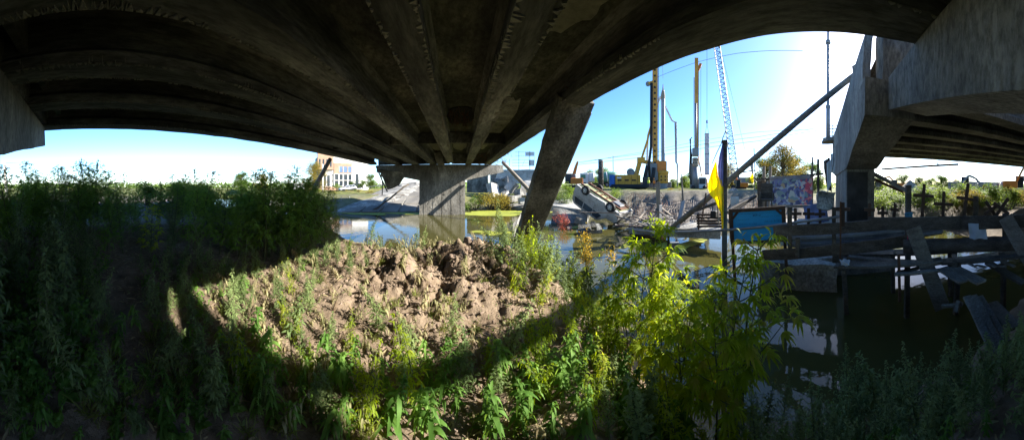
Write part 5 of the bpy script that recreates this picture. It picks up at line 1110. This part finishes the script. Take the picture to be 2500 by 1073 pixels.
def make_tree(key, H, m, n=3600, leaf=.22, w=.33, clumps=30):
    st = MB(); lb = LB(); B = []; trunk = [Vector((0,0,-.3)), Vector((R(-.1,.1),R(-.1,.1),H*.3)), Vector((R(-.2,.2),R(-.2,.2),H*.65)), Vector((0,0,H*.95))]
    st.tube(trunk, [.035*H,.026*H,.014*H,.004*H], 8)
    for c in range(clumps):
        t = R(.02,1); a = R(0,6.28); rad = w*H*(math.sin(math.pi*(.2+.72*t)))*R(.35,1); q = Vector((math.cos(a)*rad, math.sin(a)*rad, H*(.06+.92*t))); k0 = Vector((0,0,H*(.04+.66*t)))
        st.tube([k0, k0.lerp(q,.5)+Vector((0,0,.02*H)), q], [.01*H,.006*H,.002*H], 5)
        k = n//clumps; r_ = H*R(.09,.16); v = nrm(RNG.normal(0,1,(k,3)))*(RNG.uniform(0,1,(k,1))**.45)*r_; B.append(np.array(q)+v)
    B = np.concatenate(B); k = len(B); L_ = RNG.uniform(.6,1.2,k)*leaf; lb.add(*leafstrips(B, unit_dirs(k,-.9,.9), L_, L_*.6, RNG.uniform(0,.4,k), 2)); o = reg(key, 'tree', st, lb, m, M['bark'])
    PROTO[key][1].name = 'trunk'; PROTO[key][2].name = 'crown'
def make_gold(key, base):
    """yellow flower heads for a weed"""
    so = PROTO[base]; PROTO[key] = ('goldenrod', so[1], so[2], [])
    zs = max(v.co.z for v in so[1].data.vertices); lb = LB(); n = 260; top = max(so[1].data.vertices, key=lambda v: v.co.z).co
    B = np.array(top)+RNG.normal(0,1,(n,3))*[.035,.035,.055]; lb.add(*leafstrips(B, unit_dirs(n,-.2,1.2), RNG.uniform(.012,.022,n), RNG.uniform(.008,.014,n), np.full(n,.1), 2)); extra(key, lb, 'flower_head', M['gold']); PROTO[key][3][0]['kind'] = 'stuff'
for k in range(3): make_hemp('hemp%d' % k, 1.9, M['hemp'], .36, 5, 16, .17)
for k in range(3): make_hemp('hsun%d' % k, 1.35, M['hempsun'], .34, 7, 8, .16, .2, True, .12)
for k in range(4): make_weed('goose%d' % k, 'goosefoot', .95, M['goose'], 60, (.09,.16), .28, (.15,.75), 1, .3, (-.1,.7), side=.22)
for k in range(3): make_weed('dark%d' % k, 'mugwort', 1.5, M['goose'], 90, (.09,.15), .27, (.2,.8), 1, .08, (0,.8), side=.5)
for k in range(4): make_weed('wilt%d' % k, 'wilted_weed', .36, M['wilt'], 34, (.08,.15), .30, (.6,1.5), 2, .4, (-.2,.6))
for k in range(4): make_weed('lance%d' % k, 'leafy_weed', .45, M['broad'], 30, (.15,.27), .20, (.4,1.1), 1, .15, (.1,.9), top=.35)
for k in range(3): make_weed('broad%d' % k, 'broadleaf_weed', .38, M['broad'], 60, (.06,.11), .62, (.2,.7), 5, .35, (-.1,.6))
for k in range(3): make_weed('fresh%d' % k, 'leafy_weed', .85, M['hempsun'], 60, (.09,.17), .2, (.3,1.0), 2, .2, (.0,.8), side=.2)
for k in range(2): make_weed('dry%d' % k, 'dry_mugwort', 1.1, M['stemb'], 150, (.012,.03), .5, (.1,.5), 1, .55, (.1,.9), 'stemb', .35, side=.16, top=.2)
for k in range(2): make_grass('grass%d' % k, .42, M['grass'], 36)
make_gold('gold0', 'goose1'); make_gold('gold1', 'goose2')
for k in range(2): make_bush('ybush%d' % k, 'shrub', 1.0, 1.0, M['yelleaf'], 1500, .10); make_bush('gbush%d' % k, 'shrub', 1.0, 1.0, M['treeleaf'], 1500, .10)
make_bush('rbush', 'shrub', 1.0, 1.0, M['redleaf'], 900, .09)
for k in range(3): make_tree('tree%d' % k, 8, M['treeleaf'], 15000, .23, .36, 70)
make_tree('ytree', 8, M['yelleaf'], 12000, .21, .36, 60)
NPL = [0]
def plant(key, loc, sc, label, cat, group=None, tilt=.08, rz=None, sz=1.0):
    name, so, lo, ex = PROTO[key]; t = thing(name, label, cat, loc, 0, group)
    t.rotation_euler = (R(-tilt,tilt), R(-tilt,tilt), R(0,6.28) if rz is None else rz); t.scale = (sc, sc, sc*sz)
    for o in [so, lo]+ex:
        c = o.copy(); COL.objects.link(c); c.parent = t
    NPL[0] += 1; return t
def scatter(n, keys, a_rng, d_rng, sc, label, cat, group, cond=None, tilt=.2, sink=.02, mind=0, pw=1.0):
    k = tries = 0; done = []
    while k < n and tries < n*60:
        tries += 1; a = az(R(*a_rng)); D = d_rng[0]+(d_rng[1]-d_rng[0])*random.random()**pw; x, y = D*math.sin(a), D*math.cos(a)
        if cond and not cond(x, y, D, a): continue
        if mind and any((x-p)**2+(y-q)**2 < mind*mind for p, q in done): continue
        z = gz(x, y)
        if z < WZ-.12: continue
        done.append((x, y)); plant(random.choice(keys), (x, y, z-sink), R(*sc), label, cat, group, tilt); k += 1
def at(key, px, ytop, ybase, D, label, cat, H, group=None, tilt=.04, sink=.03):
    """one plant whose top and foot are at given picture rows"""
    p = P(px, ybase, D); p.z = min(p.z, gz(p.x, p.y)) if abs(p.z-gz(p.x, p.y)) > .02 else p.z
    z = gz(p.x, p.y); p.z = max(z, WZ-.05)-sink; h = (HZ-ytop)/F*D-p.z
    return plant(key, p, h/H, label, cat, group, tilt)
# left thicket
for (x, y, D) in [(60,455,6.5), (150,405,6.8), (208,392,7.2), (240,412,6.6), (268,430,7.0), (390,440,8), (445,425,7.6), (110,445,6.0), (655,425,6.6), (690,452,7.2), (330,450,7.2), (560,462,7.4), (505,455,8.2), (625,448,7.8), (730,470,7.8), (178,425,6.2), (20,468,6.2), (420,455,7.0)]:
    at('hemp%d' % random.randrange(3), x, y, 560, D, 'tall hemp plant rising above the dark thicket on the left bank', 'plant', 1.95, 'tall hemp plants of the left thicket')
scatter(70, ['hemp0','hemp1','hemp2'], (-60, 800), (4.9, 8.6), (.5, 1.08), 'dark green hemp plant inside the shaded left thicket', 'plant', 'hemp plants of the left thicket', lambda x, y, D, a: x < -2.7, mind=.3)
scatter(75, ['dark0','dark1','dark2'], (-60, 830), (4.4, 8.4), (.5, 1.25), 'greyish mugwort in the shaded left thicket', 'plant', 'mugworts of the left thicket', lambda x, y, D, a: x < -2.75, mind=.26)
scatter(44, ['goose0','goose1','goose2','goose3','broad0','broad1'], (-60, 840), (3.8, 5.4), (.6, 1.0), 'low weed at the front of the left thicket', 'plant', 'low weeds before the left thicket', lambda x, y, D, a: x < -2.5 and not (-1.52 < a < -1.35), mind=.28)
at('hsun0', 368, 505, 640, 4.5, 'bushy bright hemp plant standing out in the middle of the left thicket', 'plant', 1.38)
at('dark1', 485, 500, 690, 4.2, 'pale slender mugwort at the front of the left thicket', 'plant', 1.5)
for k in range(14):
    x = R(-40, 640); D = R(11, 16); p = P(x, 500, D); p.z = gz(p.x, p.y)-.05; plant(random.choice(['ybush0','ybush1','gbush0','gbush1']), p, R(1.0,1.7), 'sunlit bush glimpsed behind the left thicket', 'shrub', 'bushes behind the left thicket', .05)
scatter(40, ['broad0','broad1','broad2','lance0','lance2','goose1'], (-40, 640), (1.42, 1.95), (.4, .75), 'dark leafy weed right at the bottom edge on the left', 'plant', 'weeds at the bottom left edge', None, mind=.1)
# shaded left foreground, path kept free
path = lambda x, y, D, a: not (-1.52 < a+.05*(D-3) < -1.36) and D > 1.5
scatter(60, ['broad0','broad1','broad2','goose0'], (-60, 230), (1.7, 4.2), (.8, 1.5), 'broadleaf weed in the shade at the left picture edge', 'plant', 'broadleaf weeds at the left edge', path, mind=.2)
scatter(70, ['goose0','goose1','goose2','goose3','lance0','broad1','broad2'], (180, 600), (1.6, 4.3), (.45, .85), 'drooping grey-green weed beside the shaded path', 'plant', 'weeds beside the shaded path', path, mind=.2)
scatter(26, ['grass0','grass1','lance0','lance1'], (200, 680), (1.5, 2.6), (.7, 1.1), 'tuft of long leaves in the shaded left foreground', 'plant', 'tufts in the left foreground', None, mind=.2)
for (x, yt, yb, D) in [(385,700,800,2.8), (250,660,740,3.2), (458,640,760,3.0), (395,770,900,2.2), (545,850,960,2.0)]: at('goose%d' % random.randrange(4), x, yt, yb, D, 'single drooping weed standing by the dark path', 'plant', 1.0, 'single weeds by the dark path')
# earth heap
heapc = lambda x, y, D, a: x > -3.2 and y > 1.6 and x < 1.6
scatter(72, ['wilt0','wilt1','wilt2','wilt3'], (480, 1230), (2.0, 5.6), (.55, 1.15), 'wilted pale weed drooping on the sunlit earth heap', 'plant', 'wilted weeds on the earth heap', heapc, .2, mind=.2)
scatter(60, ['goose0','wilt1','goose2','wilt0','wilt3','fresh0'], (470, 900), (2.3, 5.2), (.35, .7), 'small sunlit weed on the left flank of the earth heap', 'plant', 'small weeds on the heap flank', heapc, .15, mind=.16)
for (x, yt, D) in [(905,500,5.9), (930,545,5.5), (985,560,5.4), (1012,528,5.8), (1030,540,5.6), (955,570,5.2), (870,600,5.2), (1075,595,5.4), (1120,590,5.3), (1150,600,5.5), (1100,600,5.0), (1185,610,5.2)]:
    at('goose%d' % random.randrange(4), x, yt, 640, D, 'tall drooping weed on the back of the earth heap before the water', 'plant', 1.0, 'tall weeds behind the earth heap')
for (x, yt, D) in [(1135,545,5.6), (1160,570,5.4), (1195,580,5.2)]: at('dry%d' % (x % 2), x, yt, 660, D, 'rusty dry weed at the water right of the earth heap', 'plant', 1.1, 'dry weeds right of the heap')
# dense middle clump
mid = lambda x, y, D, a: x > .6 and gz(x, y) > WZ-.1
scatter(44, ['fresh0','fresh1','fresh2','goose0','goose1','goose3'], (1215, 1500), (3.2, 5.6), (.75, 1.15), 'sunlit leafy weed in the dense clump below the leaning slab', 'plant', 'weeds of the middle clump', mid, mind=.17)
for (x, yt, D) in [(1330,545,4.6), (1270,560,4.8), (1300,520,5.0), (1365,560,4.5), (1415,580,4.2), (1390,600,4.0)]: at('fresh%d' % random.randrange(3), x, yt, 700, D, 'tall willowy weed in front of the leaning slab foot', 'plant', .88, 'tall weeds before the leaning slab')
for (x, yt, D) in [(1445,560,4.0), (1425,572,4.1), (1458,575,4.1), (1380,520,4.6)]: at('gold%d' % (x % 2), x, yt, 720, D, 'yellow flowering goldenrod beside the leaning slab', 'plant', 1.0, 'goldenrods beside the slab')
at('rbush', 1372, 520, 560, 15, 'small reddish bush at the water in front of the dark slab', 'shrub', 1.0)
# bright hemp on the right
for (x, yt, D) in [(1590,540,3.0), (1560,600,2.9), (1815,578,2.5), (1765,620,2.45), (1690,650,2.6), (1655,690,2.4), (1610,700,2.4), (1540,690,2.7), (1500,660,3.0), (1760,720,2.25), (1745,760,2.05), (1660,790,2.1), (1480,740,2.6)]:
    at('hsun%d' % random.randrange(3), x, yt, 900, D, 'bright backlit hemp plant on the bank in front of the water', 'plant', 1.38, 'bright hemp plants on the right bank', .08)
scatter(40, ['fresh0','fresh1','fresh2','lance0','lance1','lance2','wilt0'], (1280, 1780), (1.6, 3.2), (.45, .8), 'leafy sunlit weed at the foot of the bright hemp', 'plant', 'weeds at the foot of the bright hemp', lambda x, y, D, a: gz(x, y) > -2.5, mind=.14)
# foreground
scatter(80, ['lance0','lance1','lance2','lance3','fresh1','goose2'], (620, 1720), (1.5, 2.2), (.5, 1.05), 'broad lance-leaved weed close to the camera in the foreground', 'plant', 'lance-leaved weeds in the foreground', None, mind=.1)
scatter(30, ['wilt1','wilt2','goose1','grass0','grass1'], (560, 1400), (1.5, 2.6), (.5, .9), 'small drooping weed between the foreground plants', 'plant', 'drooping weeds in the foreground', None, mind=.15)
scatter(26, ['dry0','dry1'], (560, 1650), (1.6, 4.6), (.3, .65), 'thin dead brown stalk standing among the sunlit weeds', 'plant', 'dead stalks among the sunlit weeds', lambda x, y, D, a: gz(x, y) > -2.4, .45, mind=.2)
scatter(34, ['grass0','grass1'], (480, 1720), (1.5, 4.4), (.5, 1.0), 'tuft of fine grass between the sunlit weeds', 'grass', 'grass tufts between the sunlit weeds', lambda x, y, D, a: gz(x, y) > -2.4, .2, mind=.18)
# right water edge, in the shade
scatter(26, ['goose0','goose1','dark0','lance2','lance3'], (1740, 2060), (1.7, 2.5), (.4, .7), 'dark weed growing at the shaded water edge', 'plant', 'dark weeds at the water edge', lambda x, y, D, a: gz(x, y) > -2.8, mind=.13)
scatter(95, ['goose0','goose1','goose2','goose3','dark0','broad2','lance0','lance1'], (2030, 2560), (1.5, 3.2), (.4, .72), 'shaded green weed in the lower right corner', 'plant', 'weeds in the lower right corner', lambda x, y, D, a: gz(x, y) > -2.8 and (D < 2.35 or a < 1.95), mind=.11)
for (x, yt, D) in [(2140,790,2.7), (2215,815,2.6), (2080,850,2.4), (2300,830,2.6), (2420,850,2.3), (2480,820,2.4), (2000,900,2.3)]: at('goose%d' % random.randrange(4), x, yt, 980, D, 'taller weed standing up before the dark water on the right', 'plant', 1.0, 'taller weeds on the right')
for (x, yt, D) in [(2445,930,1.9), (2480,960,1.8), (2490,900,2.0), (2420,1000,1.75)]: at('gold%d' % (x % 2), x, yt, 1050, D, 'goldenrod with yellow flower heads in the lower right corner', 'plant', 1.0, 'goldenrods in the lower right corner')
dp = P(2190, 1073, 1.75); t = plant('dry0', (dp.x, dp.y, max(gz(dp.x, dp.y), -2.3)), 1.15, 'long dry brown stalk leaning to the right over the green weeds', 'plant'); t.rotation_euler = (0, 0, 0); t.rotation_euler = Vector((-.55,-.75,.8)).to_track_quat('Z','Y').to_euler()
# low cover of seedlings and fallen leaves (nobody could count it)
n = 15000; xs = RNG.uniform(-7, 3.2, n); ys = RNG.uniform(-3, 7.5, n); zs = ground_z(xs, ys); den = fbm(xs*1.1, ys*1.1, 44)
hp = np.exp(-(((xs+.3)/1.7)**2+((ys-4.0)/1.1)**2)); ok = (zs > WZ+.12) & (den+RNG.uniform(-.35,.35,n) > .05+.28*hp)
xs, ys, zs = xs[ok], ys[ok], zs[ok]; k = len(xs); base = np.repeat(np.stack([xs,ys,zs-.004],1), 4, 0)+RNG.normal(0,.012,(k*4,3))*[1,1,.2]; L_ = RNG.uniform(.02,.055,k*4)
lb = LB(); lb.add(*leafstrips(base, unit_dirs(k*4,-.05,.9), L_, L_*RNG.uniform(.25,.5,k*4), RNG.uniform(.1,.9,k*4), 2)); kind(lb.mesh('ground_cover', M['goose']), 'stuff', 'low seedlings and small leaves covering the bank soil')
n = 5200; xs = RNG.uniform(-6, 3, n); ys = RNG.uniform(-2, 6.5, n); zs = ground_z(xs, ys); ok = zs > WZ+.15; xs, ys, zs = xs[ok], ys[ok], zs[ok]; k = len(xs); L_ = RNG.uniform(.03,.16,k)
lb = LB(); lb.add(*leafstrips(np.stack([xs,ys,zs+.008],1), unit_dirs(k,-.1,.35), L_, np.minimum(L_*.35,.018), RNG.uniform(0,.4,k), 3)); kind(lb.mesh('plant_litter', M['wilt']), 'stuff', 'dry leaves and stalks lying on the soil')
# soil clods
bm = bmesh.new(); bmesh.ops.create_icosphere(bm, subdivisions=2, radius=1); cv = np.array([v.co[:] for v in bm.verts]); cf = np.array([[v.index for v in f.verts] for f in bm.faces]); bm.free()
Vs, Fs, off = [], [], 0
for k in range(1500):
    a = RNG.normal(0, 1, 2); big = random.random() < .02; x, y = (.1+a[0]*.75, 4.15+a[1]*.7) if big else (-.2+a[0]*1.2, 3.6+a[1]*1.0); r_ = R(.05,.12) if big else R(.008,.035)
    z = gz(x, y)
    if z < -2.0 or (k % 400 == 401): continue
    pl = nrm(RNG.normal(0,1,(9,3))); dd = RNG.uniform(.45,.85,9); v = cv.copy()          # chip facets off a rough ball
    for p_, d_ in zip(pl, dd):
        e_ = v@p_-d_; v = v-np.where(e_ > 0, e_, 0)[:, None]*p_
    v = v*(1+.10*RNG.normal(0,1,(len(cv),1)))*r_*np.array([R(.9,1.5),R(.8,1.2),R(.6,1.0)]); c_, s_ = math.cos(k), math.sin(k)
    v = np.stack([v[:,0]*c_-v[:,1]*s_, v[:,0]*s_+v[:,1]*c_, v[:,2]],1); Vs.append(v+[x, y, z-r_*.05]); Fs.append(cf+off); off += len(cv)
M['clod'] = mat('dry_soil_clod', [(.15,.105,.078), (.25,.185,.14), (.32,.245,.19)], 6, .95, .6, 40, grime=.3)
kind(npmesh('soil_clods', np.concatenate(Vs), np.concatenate(Fs), M['clod'], nv=3), 'stuff', 'dry brown clods of soil on the tipped earth heap')
# ---- far vegetation
def far(key, px, ytop, ybase, D, label, cat, H=1.0, wide=1.0, group=None):
    p = P(px, ybase, D); h = (ybase-ytop)/F*D; t = plant(key, p, h/H, label, cat, group, .03); t.scale = (h/H*wide, h/H*wide, h/H); return t
far('ybush0', 1198, 458, 516, 27, 'large round yellow-green bush at the water right of the far pier', 'shrub', 1.0, .95); far('gbush1', 1162, 470, 517, 26.5, 'smaller green bush close to the far pier', 'shrub', 1.0, .8); far('ybush1', 1228, 470, 516, 27.5, 'yellowing bush at the right end of the bank behind the pier', 'shrub', 1.0, .8)
for k, a_ in enumerate([('gbush0',860,440,462,66,'leafy shrub in front of the brick building left part'), ('gbush1',822,444,464,62,'dark shrub beside the building doorway'), ('ytree',768,398,470,46,'yellowing half-bare tree left of the brick building'), ('tree0',588,418,470,60,'round green tree behind the thicket'), ('ytree',640,425,468,70,'yellow-green tree behind the thicket right of the round tree'), ('tree1',905,425,458,64,'green tree at the right end of the white building'), ('gbush0',885,436,460,62,'green shrub before the white wall'), ('gbush1',735,468,500,34,'green bush above the low wall'), ('ybush0',790,470,512,29,'yellow bush at the foot of the slanting pole'), ('rbush',755,480,510,26,'reddish bush at the foot of the slanting pole'), ('ybush1',850,478,502,33,'bright yellow-green bush on the verge behind the wire fence'), ('gbush0',775,455,476,50,'green roadside bush left of the pale pole'), ('ybush1',905,462,486,37,'yellow bush on the verge near the paved slope'), ('ybush0',820,462,492,40,'tall grassy bush on the verge below the silver car'), ('gbush0',1385,448,492,24,'green bush between the leaning slab and the van'), ('gbush1',1372,465,498,22,'low green bush right of the leaning slab'), ('gbush1',1503,455,492,19,'small leafy sapling bush behind the van'), ('ytree',1910,355,470,34,'large pale green tree behind the painted shelter'), ('tree1',1868,385,470,38,'tree left of the large one behind the shelter'), ('tree0',1935,380,470,42,'tree right of the large one behind the shelter'), ('tree2',1982,396,470,46,'dark tree between the shelter and the pier'), ('tree0',1672,428,466,60,'round tree between the two drilling rigs'), ('tree1',1690,420,466,68,'taller tree behind the second rig'), ('tree0',1440,415,462,80,'tree behind the mixer truck'), ('tree1',1470,410,462,90,'second tree behind the mixer truck'), ('ytree',1775,400,466,60,'thin tree behind the flag post'), ('tree2',1645,436,466,55,'bush-like tree left of the pump hose'), ('gbush0',1330,415,440,40,'bush on top of the abutment wall'), ('tree0',2140,428,478,44,'dark tree right of the pier'), ('tree1',2205,424,476,60,'broad round tree behind the pointed sand heap'), ('tree2',2245,430,476,58,'second broad tree behind the sand heap'), ('tree0',2298,425,478,46,'feathery tree behind the tall crosses'), ('ytree',2335,438,480,42,'thin tree left of the dump truck'), ('tree1',2275,434,478,62,'background tree between the sand heap and the crosses')]):
    far(*a_[:5], a_[5], 'tree' if 'tree' in a_[0] else 'shrub', 8.0 if 'tree' in a_[0] else 1.0, 1.35 if 'tree' in a_[0] else .9)
for k in range(56):
    x = R(2112, 2560); D = R(16, 27); yb = HZ+1.75/D*F; p = P(x, yb, D)
    plant(random.choice(['gbush0','gbush1','gbush0','ybush1','gbush1']), p, R(1.0,2.1), 'sunlit green bush in the belt behind the crosses', 'shrub', 'bushes behind the crosses', .05)
for k in range(36):
    x = random.choice([R(1395,1480), R(1630,1700), R(1840,2000), R(700,900)]); D = R(30, 50); p = P(x, HZ+.95/D*F, D); plant(random.choice(['ybush0','ybush1','gbush0']), p, R(.4,.8), 'low scrub bush on the far bank', 'shrub', 'scrub bushes on the far bank', .05)
# far-off wood on the horizon: one mass
n = 26000; a = RNG.uniform(-2.2, 2.7, n); D = RNG.uniform(130, 260, n); hgt = (2.2+3.2*np.clip(fbm(a*14, D*.02, 61)+.35, 0, 1))*D/170; u = RNG.uniform(0,1,n)**.7
base = np.stack([D*np.sin(a), D*np.cos(a), -1.2+hgt*u], 1); L_ = RNG.uniform(.9,2.0,n); lb = LB(); lb.add(*leafstrips(base, unit_dirs(n,-.6,.9), L_, L_*.8, np.full(n,.2), 2)); kind(lb.mesh('distant_woodland', M['treeleaf']), 'stuff', 'distant belt of woodland along the horizon')
